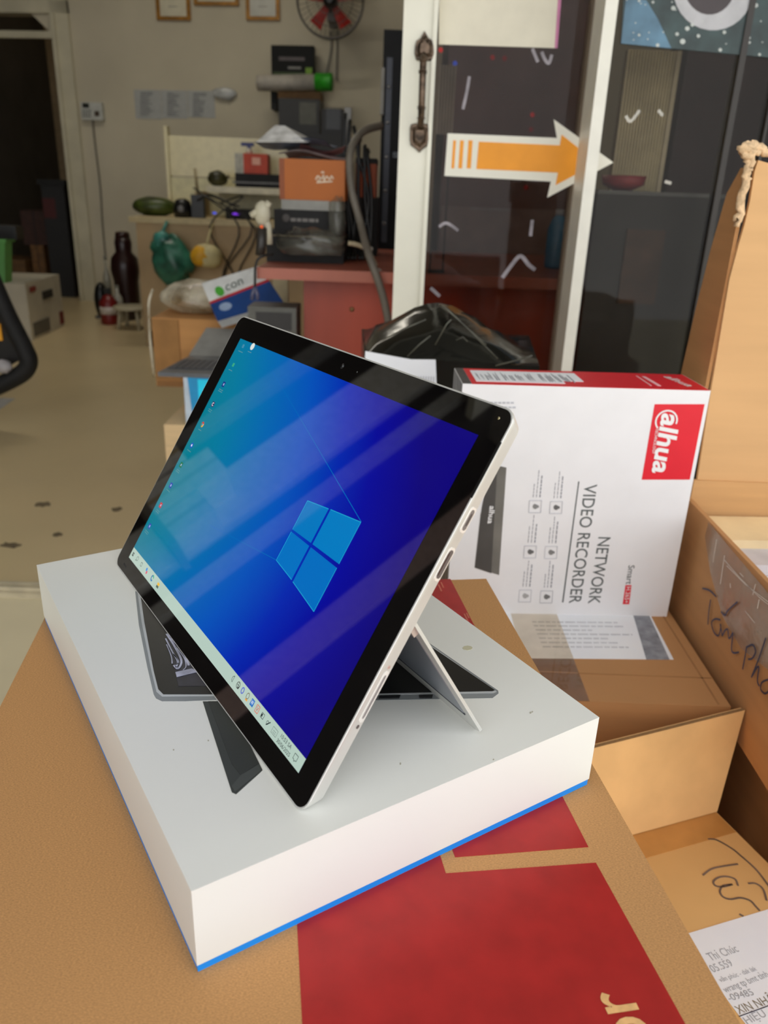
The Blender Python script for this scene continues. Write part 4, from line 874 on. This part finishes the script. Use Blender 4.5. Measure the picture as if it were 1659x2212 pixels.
# behind the right window
rb = root('street_reflection_ribs', (.5, 1.99, .7405), 'pale ribbed panel made for the street reflection in the right hand window', 'screen')  # solid ribs put in for the street mirrored in the window glass
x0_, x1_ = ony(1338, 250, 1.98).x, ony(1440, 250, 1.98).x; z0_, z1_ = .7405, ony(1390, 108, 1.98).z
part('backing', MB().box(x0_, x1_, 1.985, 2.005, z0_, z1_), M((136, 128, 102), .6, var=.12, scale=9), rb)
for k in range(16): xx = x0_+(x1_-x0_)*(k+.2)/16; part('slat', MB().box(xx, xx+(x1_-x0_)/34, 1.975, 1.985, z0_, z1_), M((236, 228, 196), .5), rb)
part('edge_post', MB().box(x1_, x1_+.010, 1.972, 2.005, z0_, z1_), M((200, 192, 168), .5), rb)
cbn = root('black_cabinet', (.85, 2.6, 0), 'low black cabinet behind the right hand window', 'cabinet')
part('body', MB().box(.44, 1.30, 1.86, 1.945, 0, .93), M((40, 43, 48), .5, var=.25, scale=6), cbn)
part('top_trim', MB().box(.44, 1.30, 1.858, 1.946, .93, .938), M((90, 94, 98), .3), cbn)
part('brown_door', MB().box(.515, .60, 1.855, 1.86, .70, .86), M((70, 52, 44), .5, var=.2), cbn)
r = root('red_plate', ony(1350, 355, 1.9), 'dark red plate on the black cabinet behind the window', 'plate'); c = ony(1352, 352, 1.9); c.z = .9385
part('plate_body', MB().lathe(c, [(.02, 0), (.045, .012), (.048, .03), (.044, .03), (.03, .012)], 24), M((150, 56, 66), .4), r)
boxthing('maroon_cabinet', (1455, 90, 1700, 520), 2.8, .35, M((52, 34, 34), .5, var=.2, scale=5), 'dark maroon cupboard far right behind the window', 'cupboard', z0=0)
boxthing('grey_board', (1490, 445, 1550, 520), 2.2, .02, M((84, 84, 70), .6), 'grey board leaning low behind the right window', 'board', z0=.7405)
# tape remnants on the door glass
yt = YG-.0008
for P, wd in ([[(1150, 105), (1156, 120), (1162, 134)], .006], [[(1170, 112), (1178, 130), (1186, 136), (1192, 118)], .006], [[(1014, 165), (1008, 200), (1000, 236)], .006], [[(1085, 600), (1104, 574), (1124, 553), (1142, 572), (1156, 583)], .008], [[(1150, 475), (1146, 510)], .007], [[(948, 490), (965, 482), (990, 498)], .006], [[(930, 622), (950, 640)], .007]):
    part('tape_remnant', MB().ribbon(smoothpts([ony(*q, yt) for q in P]), NY, wd, .0002), M((146, 140, 146), .4, var=.2), dr)
for P in ([(1352, 250), (1362, 262), (1382, 238)], [(1422, 238), (1432, 250)], [(1436, 392), (1450, 396)]):
    part('tape_remnant', MB().ribbon(smoothpts([ony(*q, YG+.0062) for q in P]), NY, .006, .0002), M((190, 186, 176), .3), wn)

# ---- stack left of the red desk
pc = thing('pale_carton', MB().box(-.548, -.375, 1.86, 2.62, 0, .37), M((226, 196, 150), .8, var=.04, bump=.08, kind='card'), 'pale cardboard carton at the bottom of the stack left of the red desk', 'carton')
bb = root('blue_carton', (-.44, 1.93, .3705), 'cyan and white box under the open grey laptop', 'box')
part('body', MB().box(-.495, -.36, 1.875, 1.99, .3705, .486), M((0, 150, 210), .35, var=.05), bb); part('white_edge', MB().prism([(-.4965, 1.874, .3705), (-.478, 1.874, .3705), (-.487, 1.874, .486), (-.4965, 1.874, .486)], (0, .001, 0)), M((190, 205, 220), .4), bb)
part('bright_panel', MB().box(-.462, -.37, 1.873, 1.875, .378, .482), M((0, 205, 240), .35, emit=.15), bb)
lp = root('laptop', (-.46, 1.97, .487), 'grey laptop lying open on the cyan box in the stack', 'laptop')
LGm = M((96, 100, 106), .4, metal=.3)
part('base', MB().prism([(-.557, 1.872, .4865), (-.352, 1.872, .4865), (-.345, 2.09, .4865), (-.53, 2.09, .4865)], (0, 0, .010)), LGm, lp)
part('keyboard', MB().prism([(-.545, 1.915, .4965), (-.362, 1.915, .4965), (-.357, 2.03, .4965), (-.535, 2.03, .4965)], (0, 0, .0015)), M((44, 46, 50), .5), lp)
kb = MB()
for j in range(5):
    for i in range(11): x = -.538+i*.016+j*.001; y = 1.919+j*.022; kb.box(x, x+.012, y, y+.017, .498, .4995)
part('keys', kb, M((70, 72, 78), .5), lp, kind='stuff')
part('screen_lid', MB().prism([(-.535, 2.088, .4965), (-.345, 2.088, .4965), (-.345, 2.20, .552), (-.51, 2.20, .552)], (0, .006, -.003)), M((132, 132, 128), .5), lp)
bc = root('brown_carton', (-.5, 2.4, .3705), 'brown carton with plastic wrap on top in the stack left of the red desk', 'carton')
part('carton_body', MB().box(-.675, -.335, 2.25, 2.60, .3705, .566), M((192, 140, 84), .8, var=.08, scale=5, bump=.1, kind='card'), bc)
part('front_fold', MB().box(-.672, -.60, 2.246, 2.25, .392, .562), M((160, 116, 66), .8), bc)
part('front_fold', MB().box(-.672, -.34, 2.246, 2.25, .3705, .386), M((150, 106, 62), .8), bc)
WP = film('bubble_wrap', (248, 244, 234), gl=.06, haze=1.2, hazecol=(216, 208, 186), bump=.9)
mb = MB().blob(V((-.565, 2.40, .612)), .115, .12, .046, .12, 11, 24, 14, flat=.044); mb.tube(smoothpts([V((-.672, 2.27, .64)), V((-.679, 2.245, .60)), V((-.682, 2.243, .50)), V((-.678, 2.242, .40))]), .004, 6)
thing('plastic_wrap', mb, WP, 'crumpled clear wrap draped over the brown carton', 'plastic')
# slanted blue and white box
c1, c2, c3, c4 = [ony(x, y, Y_) for x, y, Y_ in ((470, 694, 2.14), (612, 652, 2.14), (560, 574, 2.24), (435, 612, 2.24))]
ux_ = (c2-c1); vx_ = (c4-c1); nn = ux_.cross(vx_).normalized(); nn = nn if nn.y < 0 else -nn
cbx = root('tilted_box', (c1+c2)/2, 'tilted white and blue box with green printed mark beside the red desk', 'box')
part('body', MB().prism([c1, c2, c3, c4], -nn*.03), M((222, 224, 222), .4), cbx)
def cp(u, v): return c1*(1-u)*(1-v)+c2*u*(1-v)+c3*u*v+c4*(1-u)*v
mb = MB(); decal(mb, [cp(0, 0), cp(1, 0), cp(1, .56), cp(0, .44)], nn, .0006); part('blue_band', mb, M((18, 66, 132), .4), cbx)
mb = MB(); decal(mb, [cp(0, .44), cp(1, .56), cp(1, .62), cp(0, .50)], nn, .0008); part('red_band', mb, M((190, 40, 44), .4), cbx)
mb = MB(); decal(mb, [cp(.22+.07*math.cos(i*.628), .68+.13*math.sin(i*.628)) for i in range(10)], nn, .0008); part('green_mark', mb, M((80, 176, 60), .4), cbx)
mb = MB(); decal(mb, [cp(.2+.1*math.cos(i*.628), .28+.1*math.sin(i*.628)) for i in range(10)], nn, .0009); part('pale_mark', mb, M((150, 170, 200), .4), cbx)
text('lettering', 'con', cp(.32, .63), cp(.62, .68), nn, .02, M((60, 80, 70), .5), cbx, lift=.001)
boxthing('cream_board', (590, 600, 622, 700), 2.64, .02, M((196, 188, 150), .5), 'cream board leaning in the gap under the red desk', 'board', z0=0)
r, B_ = boxthing('grey_device', (536, 664, 640, 740), 1.99, .1, M((92, 92, 86), .4), 'grey flat device behind the upper left corner of the tablet', 'device', z0=0)
part('vent_face', MB().box(B_[0]+.02, B_[1]-.012, B_[2]-.002, B_[2], B_[5]-.055, B_[5]-.012), M((46, 44, 44), .5), r)

# ---- cream desk and hutch at the back
CD = M((196, 178, 136), .5, var=.05); TN = M((176, 150, 112), .6, var=.08, scale=4)
cdk = root('cream_desk', (-.9, 5.0, 0), 'cream office desk against the back wall with clutter on top', 'desk')
part('desk_top', MB().box(-1.50, -.25, 4.7, 5.35, .705, .735), CD, cdk)
part('front_panel', MB().box(-1.465, -.275, 4.715, 4.735, .10, .705), TN, cdk)
part('side_panel', MB().box(-1.465, -1.44, 4.74, 5.32, 0, .705), M((176, 150, 110), .6), cdk)
part('side_panel', MB().box(-.30, -.275, 4.74, 5.32, 0, .705), TN, cdk)
ht = root('cream_hutch', (-.95, 5.3, .736), 'glossy cream hutch with shelf standing on the cream desk', 'hutch')
HM = M((216, 206, 164), .22, var=.03)
def H(px, Y0_, Y1_): a = ony(px[0], px[3], Y0_); b = ony(px[2], px[1], Y0_); return MB().box(a.x, b.x, Y0_, Y1_, max(ony((px[0]+px[2])/2, px[3], Y0_).z, .736), ony((px[0]+px[2])/2, px[1], Y0_).z)
part('upper_panel', H((364, 297, 620, 384), 5.28, 5.31), HM, ht); part('lower_panel', H((370, 387, 620, 470), 5.28, 5.31), M((206, 200, 160), .4), ht)
part('side_panel', MB().box(-1.42, -1.40, 5.26, 5.33, .736, 1.235), HM, ht)
sh = part('shelf', H((446, 405, 640, 419), 4.95, 5.28), M((214, 206, 176), .35), ht)
sz = ony(540, 405, 4.95).z+.001
part('shelf_leg', MB().box(-1.18, -1.165, 4.97, 5.27, .736, sz-.034), TN, ht)
r, B_ = boxthing('black_printer', (508, 376, 620, 404), 5.0, .25, BLACKM, 'flat black printer on the hutch shelf', 'printer', z0=sz)
part('paper_tray', MB().box(B_[0]-.01, B_[1]-.02, B_[2]-.03, B_[2], sz+.02, sz+.03), GREYM, r)
r, B2 = boxthing('red_carton', (526, 332, 578, 376), 5.02, .12, M((196, 62, 26), .5), 'orange red box standing on the black printer', 'box', z0=B_[5]+.001)
part('white_side', MB().box(B2[0]-.05, B2[0], B2[2], B2[3], B2[4], B2[5]), M((190, 188, 176), .5, var=.1, scale=30), r)
mb = MB(); decal(mb, [V((B2[0]+.05, B2[2], B2[5]-.06)), V((B2[0]+.1, B2[2], B2[5]-.06)), V((B2[0]+.1, B2[2], B2[5]-.02)), V((B2[0]+.05, B2[2], B2[5]-.02))], NY, .001); part('white_patch', mb, M((230, 170, 150), .5), r)
c = ony(538, 332, 5.1); c.z = B2[5]+.001
r = root('spray_bottle', c, 'small bottle with dark blue spray head on the orange red box', 'bottle')
part('bottle_body', MB().lathe(c, [(.02, 0), (.02, .02), (.012, .03), (.01, .04)], 12), M((210, 208, 190), .4), r); part('spray_head', MB().box(c.x-.045, c.x+.03, c.y-.012, c.y+.012, c.z+.04, c.z+.06).box(c.x-.008, c.x+.012, c.y-.012, c.y+.012, c.z+.02, c.z+.04), M((30, 40, 110), .4), r)
def fruit(px, py, rx, ry, rz, Y, z, col, lab, cat='fruit', name='melon', stripes=True):
    c = ony(px, py, Y); c.z = z+rz*.9
    r = root(name, V((c.x, c.y, z)), lab, cat); part('skin', MB().blob(c, rx, ry, rz, .05, int(px), 22, 12, flat=rz*.9), M(col, .4, var=.35, scale=12), r)
    if stripes: part('stalk', MB().tube([c+V((rx*.9, 0, rz*.2)), c+V((rx*1.15, 0, rz*.35))], .008, 6), M((70, 60, 30), .7), r)
    return r
fruit(335, 460, .13, .09, .055, 4.95, .736, (58, 70, 22), 'long dark green melon lying on the left end of the cream desk')
fruit(470, 385, .06, .05, .045, 5.05, sz, (52, 50, 22), 'small dark olive gourd on the hutch shelf beside the printer')
fruit(450, 590, .11, .09, .06, 4.6, .0, (52, 62, 22), 'dark green melon on the floor below the yellow bag')
r = root('black_speaker', ony(396, 470, 4.85), 'rounded black speaker on the cream desk beside the melon', 'speaker'); c = ony(396, 470, 4.85); c.z = .736
part('speaker_body', MB().lathe(c, [(.05, 0), (.055, .04), (.04, .09), (.02, .10)], 14), BLACK, r); part('speaker_cone', MB().lathe(c+V((0, -.048, .045)), [(.02, 0), (.015, .008)], 12, (0, -1, 0)), GREYM, r)
r = root('router', ony(432, 470, 4.85), 'black router with upright tan aerial and loose cables on the cream desk', 'router'); c = ony(430, 470, 4.85); c.z = .736
part('router_body', MB().box(c.x-.035, c.x+.035, c.y-.03, c.y+.03, .736, .86), BLACK, r); part('aerial', MB().tube([V((c.x, c.y, .86)), V((c.x-.01, c.y, 1.0))], .009, 8), M((160, 146, 112), .5), r)
mb = MB(); rnd = random.Random(17)
for k in range(4): mb.tube(smoothpts([V((c.x+rnd.uniform(-.05, .3), c.y-.05, .90-rnd.random()*.1)), V((c.x+rnd.uniform(-.08, .3), c.y-.14, .86)), V((c.x+rnd.uniform(0, .35), 4.69-.03*rnd.random(), .70)), V((c.x+rnd.uniform(.02, .3), 4.69, .45)), V((c.x+rnd.uniform(.1, .3), 4.69, .3))], 5), .0045, 5)
thing('cable_tangle', mb, BLACK, 'tangle of thin black cables hanging over the cream desk front', 'cables', kind='stuff')
mb = MB().box(-.98, -.80, 4.85, 5.0, .736, .79); r = thing('network_switch', mb, BLACKM, 'black network box with blue and violet lights on the cream desk', 'electronics')
for q, c_ in (((463, 466), (60, 80, 220)), ((510, 466), (120, 50, 220))): part('status_light', MB().blob(V((ony(*q, 4.84).x, 4.848, .765)), .025 if q[0] > 500 else .012, .004, .006, 0, 1, 8, 6), M(c_, .4, emit=.9), r)
r = root('green_bag', ony(370, 555, 4.62), 'green plastic bag hanging on the front of the cream desk', 'bag'); c = ony(372, 556, 4.62)
part('bag_body', MB().blob(c+V((0, 0, -.02)), .11, .07, .13, .22, 7, 22, 14), M((44, 104, 84), .35, var=.3, scale=14, bump=.4), r)
part('bag_knot', MB().blob(c+V((-.05, 0, .085)), .05, .04, .055, .3, 3, 14, 10), M((60, 130, 120), .35, var=.25, scale=14), r); part('bag_handle', MB().tube([c+V((-.05, 0, .12)), c+V((-.04, .06, .17)), V((c.x-.04, 4.70, .712))], .01, 6), M((60, 130, 120), .4), r)
r = root('yellow_bag', ony(440, 560, 4.6), 'round yellow and cream bag beside the green bag', 'bag'); c = ony(447, 553, 4.57)
part('bag_body', MB().blob(c, .085, .06, .065, .1, 4, 20, 12), M((200, 188, 140), .5, var=.05), r); part('yellow_patch', MB().blob(c+V((-.03, -.02, .0)), .055, .045, .055, .1, 5, 16, 10), M((214, 160, 30), .5), r)
part('hanging_loop', MB().tube([c+V((0, 0, .06)), V((c.x+.01, 4.70, .712))], .006, 6), M((200, 188, 140), .5), r)
# floor clutter by the doorway
def bottle(px, Y, h, r_, col, lab, name='bottle', cap=(120, 120, 110)):
    c = ony(px, 600, Y); c.z = 0; r = root(name, c, lab, 'bottle'); part('bottle_body', MB().lathe(c, [(r_, 0), (r_, h*.6), (r_*.9, h*.68), (r_*.35, h*.8), (r_*.35, h*.94)], 14), M(col, .25, var=.1), r)
    part('cap', MB().lathe(c+Z*h*.94, [(r_*.42, 0), (r_*.42, h*.06)], 10), M(cap, .4), r); return r
c = ony(272, 600, 5.75); c.z = 0
r = root('wine_jug', c, 'tall dark red jug standing by the cream desk leg', 'jug'); part('jug_body', MB().lathe(c, [(.08, 0), (.085, .05), (.085, .26), (.10, .34), (.09, .42), (.055, .46), (.06, .52), (.05, .56)], 18), M((36, 12, 12), .3), r); part('lid', MB().lathe(c+Z*.56, [(.052, 0), (.045, .03), (.01, .035)], 14), M((46, 18, 18), .3), r)
bottle(231, 5.85, .42, .028, (150, 146, 130), 'slim pale bottle nearest the doorway frame')
bottle(250, 5.60, .25, .035, (170, 168, 156), 'short white bottle in front of the dark red jug')
c = ony(231, 620, 5.5); c.z = 0
r = root('fire_extinguisher', c, 'small red fire extinguisher on the floor by the doorway', 'extinguisher'); part('tank', MB().lathe(c, [(.055, 0), (.06, .02), (.06, .15), (.03, .19), (.015, .2)], 16), M((110, 20, 18), .35), r); part('white_band', MB().lathe(c+V((0, 0, .07)), [(.061, 0), (.061, .05)], 16), M((190, 180, 170), .5), r); part('valve', MB().box(c.x-.02, c.x+.02, c.y-.01, c.y+.01, .2, .24), BLACK, r)
c = ony(217, 620, 5.75); c.z = 0
r = root('black_helmet', c, 'black rounded container left of the fire extinguisher', 'container'); part('shell', MB().blob(c+Z*.12, .05, .06, .13, .03, 1, 16, 12, flat=.12), BLACK, r); part('rim', MB().lathe(c, [(.055, 0), (.055, .015)], 14), GREYM, r)
c = ony(283, 655, 5.35); c.z = 0
r = root('low_stool', c, 'low white plastic stool beside the dark red jug', 'stool'); part('seat', MB().lathe(c+Z*.13, [(.12, 0), (.12, .015), (.11, .02)], 18), M((176, 168, 142), .5), r)
for a in range(4): q = a*1.5708+.7; part('leg', MB().tube([c+V((math.cos(q)*.08, math.sin(q)*.08, .13)), c+V((math.cos(q)*.1, math.sin(q)*.1, 0))], .012, 6), M((176, 168, 142), .5), r)

# ---- on the back wall
def WB(px, d0, d1):   # box hung on the wall in pixel frame
    a = ony(px[0], (px[1]+px[3])/2, 6.30-d0, -.12); b = ony(px[2], (px[1]+px[3])/2, 6.30-d0, -.12)
    z0_ = ony((px[0]+px[2])/2, px[3], 6.30-d0, -.12).z; z1_ = ony((px[0]+px[2])/2, px[1], 6.30-d0, -.12).z
    return MB().prism([(a.x, wy(a.x)-d0, z0_), (b.x, wy(b.x)-d0, z0_), (b.x, wy(b.x)-d1, z0_), (a.x, wy(a.x)-d1, z0_)], (0, 0, z1_-z0_))
GOLD = M((150, 104, 34), .4, metal=.3, var=.15)
for px, lab, art in (((335, -60, 409, 43), 'gold framed certificate, leftmost of the three on the back wall', (206, 200, 176)), ((416, -90, 514, 11), 'gold framed certificate hung highest, between the other two', (206, 200, 176)), ((530, -60, 603, 43), 'gold framed certificate nearest the wall fan', (196, 196, 186))):
    c = ony((px[0]+px[2])/2, px[3], 6.27, -.12); r = root('picture_frame', c, lab, 'picture')
    part('frame', WB(px, .025, .0), GOLD, r); part('certificate', WB((px[0]+9, px[1]+9, px[2]-8, px[3]-8), .028, .024), M(art, .4, var=.06, scale=10), r)
    part('printed_lines', WB((px[0]+28, px[3]-30, px[2]-26, px[3]-28), .0295, .028), M((150, 146, 136), .5), r)
# fan
c = ony(713, 0, 6.0); c = V((c.x, 6.02, ony(713, 2, 6.02).z)); R_ = .215
fn = root('wall_fan', c, 'round wall fan with red blades and grey wire cage', 'fan')
MET = M((96, 92, 88), .35, metal=.6)
def circ3(r_, y, n=36): return [V((c.x+math.cos(i*6.2832/n)*r_, y, c.z+math.sin(i*6.2832/n)*r_)) for i in range(n+1)]
for r_, y, w2 in ((R_, c.y-.02, .008), (R_, c.y+.02, .006), (R_*.7, c.y-.05, .0025), (R_*.4, c.y-.06, .0025)): part('cage_ring', MB().tube(circ3(r_, y), w2, 6), MET, fn)
mb = MB()
for k in range(40): q = k*6.2832/40; d_ = V((math.cos(q), 0, math.sin(q))); mb.tube([c+d_*.04+NY*.065, c+d_*R_*.6+NY*.058, c+d_*R_+NY*.02], .0016, 4)
part('cage_wires', mb, MET, fn, kind='stuff')
for k in range(5):
    q = k*6.2832/5+.35; d_ = V((math.cos(q), 0, math.sin(q))); e_ = V((-math.sin(q), 0, math.cos(q)))
    part('blade', MB().prism([c+d_*.04-e_*.02+NY*.0, c+d_*.17-e_*.045+NY*.015, c+d_*.175+e_*.04-NY*.012, c+d_*.04+e_*.02-NY*.005], (0, .004, 0)), M((170, 34, 26), .4), fn)
part('hub', MB().lathe(c+NY*.07, [(.02, 0), (.045, .01), (.048, .09), (.05, .16)], 18, (0, 1, 0)), BLACK, fn)
part('wall_bracket', MB().box(c.x-.025, c.x+.025, c.y+.08, wy(c.x), c.z-.1, c.z+.02), GREYM, fn)
mb = MB()
for dx in (0, .045): mb.tube(smoothpts([V((c.x-.02+dx, wy(c.x)-.02, c.z-.12)), V((c.x-.02+dx, wy(c.x)-.02, c.z-.25)), V((c.x-.06+dx*1.8, wy(c.x)-.02, c.z-.42))]), .007, 6)
part('cord', mb, M((130, 126, 116), .5), fn)
# shelf group
r = root('wall_shelf', ony(640, 215, 6.2, -.12), 'small cardboard coloured shelf on a black bracket under the green tipped roll', 'shelf'); part('board', WB((600, 197, 692, 213), .22, .0), M((138, 104, 66), .7), r); part('bracket', WB((585, 197, 597, 236), .2, .0), BLACKM, r)
r = root('black_box', ony(630, 165, 6.2, -.12), 'black box with green corner standing on the wall shelf below the fan', 'box'); part('body', WB((586, 98, 678, 165), .18, .06), M((7, 8, 7), .6, spec=.25), r); part('green_corner', WB((660, 146, 674, 162), .183, .18), M((110, 150, 30), .5), r); part('green_strip', WB((590, 156, 656, 163), .183, .18), M((54, 74, 26), .5), r); part('lettering_strip', WB((602, 123, 658, 131), .183, .18), M((84, 76, 78), .5), r); part('lettering_strip', WB((622, 144, 650, 149), .183, .18), M((130, 130, 126), .5), r)
a = ony(560, 182, 6.1, -.12); b = ony(684, 180, 6.1, -.12); b2 = ony(719, 180, 6.1, -.12)
r = root('paper_roll', a, 'bundle of rolled grey paper with bright green tip on the wall shelf', 'roll'); part('roll_body', MB().tube([a-V((0, .06, 0)), a+(b-a)*.1-V((0, .06, 0)), b-V((0, .06, 0))], .05, 14), M((172, 166, 156), .6, var=.12, scale=14), r); part('green_tip', MB().tube([b-V((0, .06, 0)), b+(b2-b)*.9-V((0, .06, 0)), b2-V((0, .06, 0))], .056, 12), M((40, 150, 30), .5, var=.1), r)
boxthing('dark_cabinet', (596, 302, 745, 560), 5.55, .4, M((24, 23, 22), .5), 'low dark cabinet by the back wall behind the paper heap', 'cabinet', z0=0, z1=1.24)
r, B_ = boxthing('desktop_tower', (602, 213, 690, 300), 5.7, .3, M((36, 35, 33), .5), 'dark grey computer tower below the wall shelf', 'computer', z0=1.2405)
part('front_bezel', MB().box(B_[1]-.13, B_[1]-.02, B_[2]-.004, B_[2], B_[4]+.06, B_[5]-.02), M((84, 84, 74), .5), r)
r, B_ = boxthing('black_speaker', (694, 236, 742, 304), 5.6, .2, M((26, 24, 24), .5), 'black boxy speaker right of the dark grey computer tower', 'speaker', z0=1.2405); part('speaker_grille', MB().box(B_[0]+.03, B_[1]-.02, B_[2]-.004, B_[2], B_[4]+.03, B_[4]+.15), BLACK, r)
# documents
SH = M((170, 172, 170), .5, var=.03)
for k, (x0_, x1_, y0_, y1_) in enumerate(((291, 348, 194, 257), (349, 404, 195, 256), (405, 464, 196, 254))):
    r = root('printed_sheet', ony((x0_+x1_)/2, y1_, 6.3, -.12), ('leftmost', 'middle', 'rightmost')[k]+' of the three printed sheets taped to the back wall', 'sheet', 'printed sheets taped to the back wall')
    part('sheet', WB((x0_, y0_, x1_, y1_), .004, .0), SH, r)
    mb = MB(); rnd = random.Random(k)
    for j in range(13):
        bx2 = WB((x0_+12, y0_+5+j*4, x0_+rnd.uniform(24, 42), y0_+7+j*4), .006, .004); mb.v += []; mb.add(bx2.v, bx2.f)
    part('printed_lines', mb, M((128, 130, 130), .6), r, kind='stuff')
r = root('plastic_sleeve', ony(485, 200, 6.2, -.12), 'shiny plastic packet taped right of the printed sheets', 'packet'); c = ony(485, 202, 6.27, -.12); part('sleeve', MB().blob(c, .09, .015, .04, .15, 3, 18, 10), M((176, 178, 176), .15, var=.08, bump=.5), r)
tr = root('time_clock', ony(198, 258, 6.25, -.12), 'grey wall mounted time clock with keypad by the doorway', 'clock'); part('case', WB((175, 221, 221, 259), .05, .0), M((188, 190, 184), .4), tr)
part('display', WB((178, 223, 192, 233), .052, .05), M((30, 34, 30), .3), tr)
for i in range(4):
    for j in range(3): part('key', WB((178+i*5, 237+j*6, 181+i*5, 241+j*6), .053, .05), M((110, 112, 108), .5), tr)
part('finger_sensor', WB((204, 240, 214, 251), .054, .05), M((70, 56, 44), .4), tr)
mb = MB().tube(smoothpts([ony(200, 259, 6.27, -.12), ony(204, 300, 6.28, -.12), ony(216, 400, 6.28, -.12), ony(221, 480, 6.28, -.12), ony(228, 560, 6.28, -.12)]), .006, 6); thing('wall_cable', mb, M((120, 116, 106), .6), 'thin grey cable running down the wall from the time clock', 'cable')

# ---- left side
pcn = root('printer_carton', (-2.4, 5.0, 0), 'white printer carton with hand holes on the floor at the left', 'carton')
CW2 = M((188, 182, 164), .6, var=.07, scale=6)
part('carton_body', MB().prism([(-2.72, 4.78, 0), (-2.17, 4.78, 0), (-2.20, 5.36, 0), (-2.72, 5.36, 0)], (0, 0, .335)), CW2, pcn)
part('hand_hole', MB().box(-2.43, -2.33, 4.775, 4.78, .22, .262), M((40, 38, 32), .8), pcn)
part('hand_hole', MB().prism([(-2.178, 5.02, .215), (-2.187, 5.19, .215), (-2.187, 5.19, .262), (-2.178, 5.02, .262)], (.004, 0, 0)), M((40, 36, 30), .8), pcn)
part('red_mark', MB().prism([(-2.170, 4.83, .28), (-2.175, 4.93, .28), (-2.175, 4.93, .31), (-2.170, 4.83, .31)], (.002, 0, 0)), M((130, 50, 44), .6), pcn)
part('red_corner', MB().prism([(-2.196, 5.28, .02), (-2.199, 5.35, .02), (-2.199, 5.35, .1), (-2.196, 5.28, .1)], (.004, 0, 0)), M((110, 30, 28), .6), pcn)
part('dark_print', MB().prism([(-2.171, 4.82, .02), (-2.180, 5.08, .02), (-2.180, 5.08, .10), (-2.171, 4.82, .10)], (.002, 0, 0)), M((96, 92, 84), .6), pcn)
part('lid_flap', MB().prism([(-2.72, 4.78, .336), (-2.18, 4.78, .336), (-2.19, 5.05, .336), (-2.72, 5.05, .336)], (0, 0, .004)), M((160, 156, 140), .6), pcn)
k_ = 3.16/2.95
def gl_(q): return V((q[0]*k_+.004, 3.16, CAMH+(q[1]-CAMH)*k_))
r = root('green_tub', (-1.7, 3.26, .535), 'green plastic tub at the left edge of the picture', 'tub')
part('tub_body', MB().prism([gl_((-1.85, .56)), gl_((-1.415, .56)), gl_((-1.395, .705)), gl_((-1.85, .705))], (0, .06, 0)), M((84, 148, 74), .45), r)
a_ = gl_((-1.86, .70)); b_ = gl_((-1.388, .712)); part('rim', MB().box(a_.x, b_.x, 3.15, 3.23, a_.z, b_.z), M((92, 156, 82), .45), r)
zc_ = b_.z+.0005
thing('black_stand', MB().box(a_.x, -1.72, 3.16, 3.22, 0, gl_((0, .56)).z-.001), BLACKM, 'plain black stand carrying the green tub', 'stand')
r = root('black_case', (-1.7, 3.26, zc_), 'flat black case lying on the green tub', 'case'); part('case_body', MB().box(a_.x, -1.44, 3.155, 3.22, zc_, zc_+.048), BLACK, r); part('case_handle', MB().tube([V((-1.6, 3.17, zc_+.02)), V((-1.6, 3.14, zc_+.02)), V((-1.52, 3.14, zc_+.02)), V((-1.52, 3.17, zc_+.02))], .006, 6), GREYM, r)
fr = root('black_machine_frame', (-1.6, 3.0, 0), 'thick curved black machine frame at the left edge', 'machine')
mb = MB().tube(smoothpts([ony(*q, 3.0) for q in [(-60, 500), (-20, 600), (18, 685), (52, 752), (62, 782), (48, 806), (0, 832), (-60, 858), (-140, 880)]], 6), .034, 12); part('curved_frame', mb, BLACKM, fr)
part('inner_panel', MB().prism([ony(*q, 3.03) for q in [(-60, 640), (0, 640), (36, 720), (40, 780), (0, 800), (-60, 800)]], (0, .02, 0)), M((16, 14, 14), .5), fr)
part('yellow_panel', MB().prism([ony(*q, 3.02) for q in [(-40, 690), (0, 700), (5, 736), (-40, 736)]], (0, .006, 0)), M((190, 130, 30), .5, emit=.3), fr)
part('white_foot', MB().blob(ony(6, 792, 2.97), .035, .02, .026, .1, 2, 14, 10), M((170, 166, 168), .5), fr)

mb = MB(); decal(mb, [onz(-60, 858, .0006), onz(33, 861, .0006), onz(0, 884, .0006), onz(-60, 905, .0006)], Z, .0006); thing('fallen_sheet', mb, M((180, 180, 180), .5), 'white sheet of paper lying on the floor at the left edge', 'paper')
# dark room behind the doorway
def DB(px, Y, dep, col, lab, name, cat, z0=None, z1=None):
    r, B_ = boxthing(name, px, Y, dep, M(col, .6, var=.15), lab, cat, z0=z0, z1=z1); part('tape_strip', MB().box(B_[0]+(B_[1]-B_[0])*.45, B_[0]+(B_[1]-B_[0])*.55, B_[2]-.002, B_[2], B_[4], B_[5]), M(tuple(int(k*.7) for k in col), .5), r); return B_
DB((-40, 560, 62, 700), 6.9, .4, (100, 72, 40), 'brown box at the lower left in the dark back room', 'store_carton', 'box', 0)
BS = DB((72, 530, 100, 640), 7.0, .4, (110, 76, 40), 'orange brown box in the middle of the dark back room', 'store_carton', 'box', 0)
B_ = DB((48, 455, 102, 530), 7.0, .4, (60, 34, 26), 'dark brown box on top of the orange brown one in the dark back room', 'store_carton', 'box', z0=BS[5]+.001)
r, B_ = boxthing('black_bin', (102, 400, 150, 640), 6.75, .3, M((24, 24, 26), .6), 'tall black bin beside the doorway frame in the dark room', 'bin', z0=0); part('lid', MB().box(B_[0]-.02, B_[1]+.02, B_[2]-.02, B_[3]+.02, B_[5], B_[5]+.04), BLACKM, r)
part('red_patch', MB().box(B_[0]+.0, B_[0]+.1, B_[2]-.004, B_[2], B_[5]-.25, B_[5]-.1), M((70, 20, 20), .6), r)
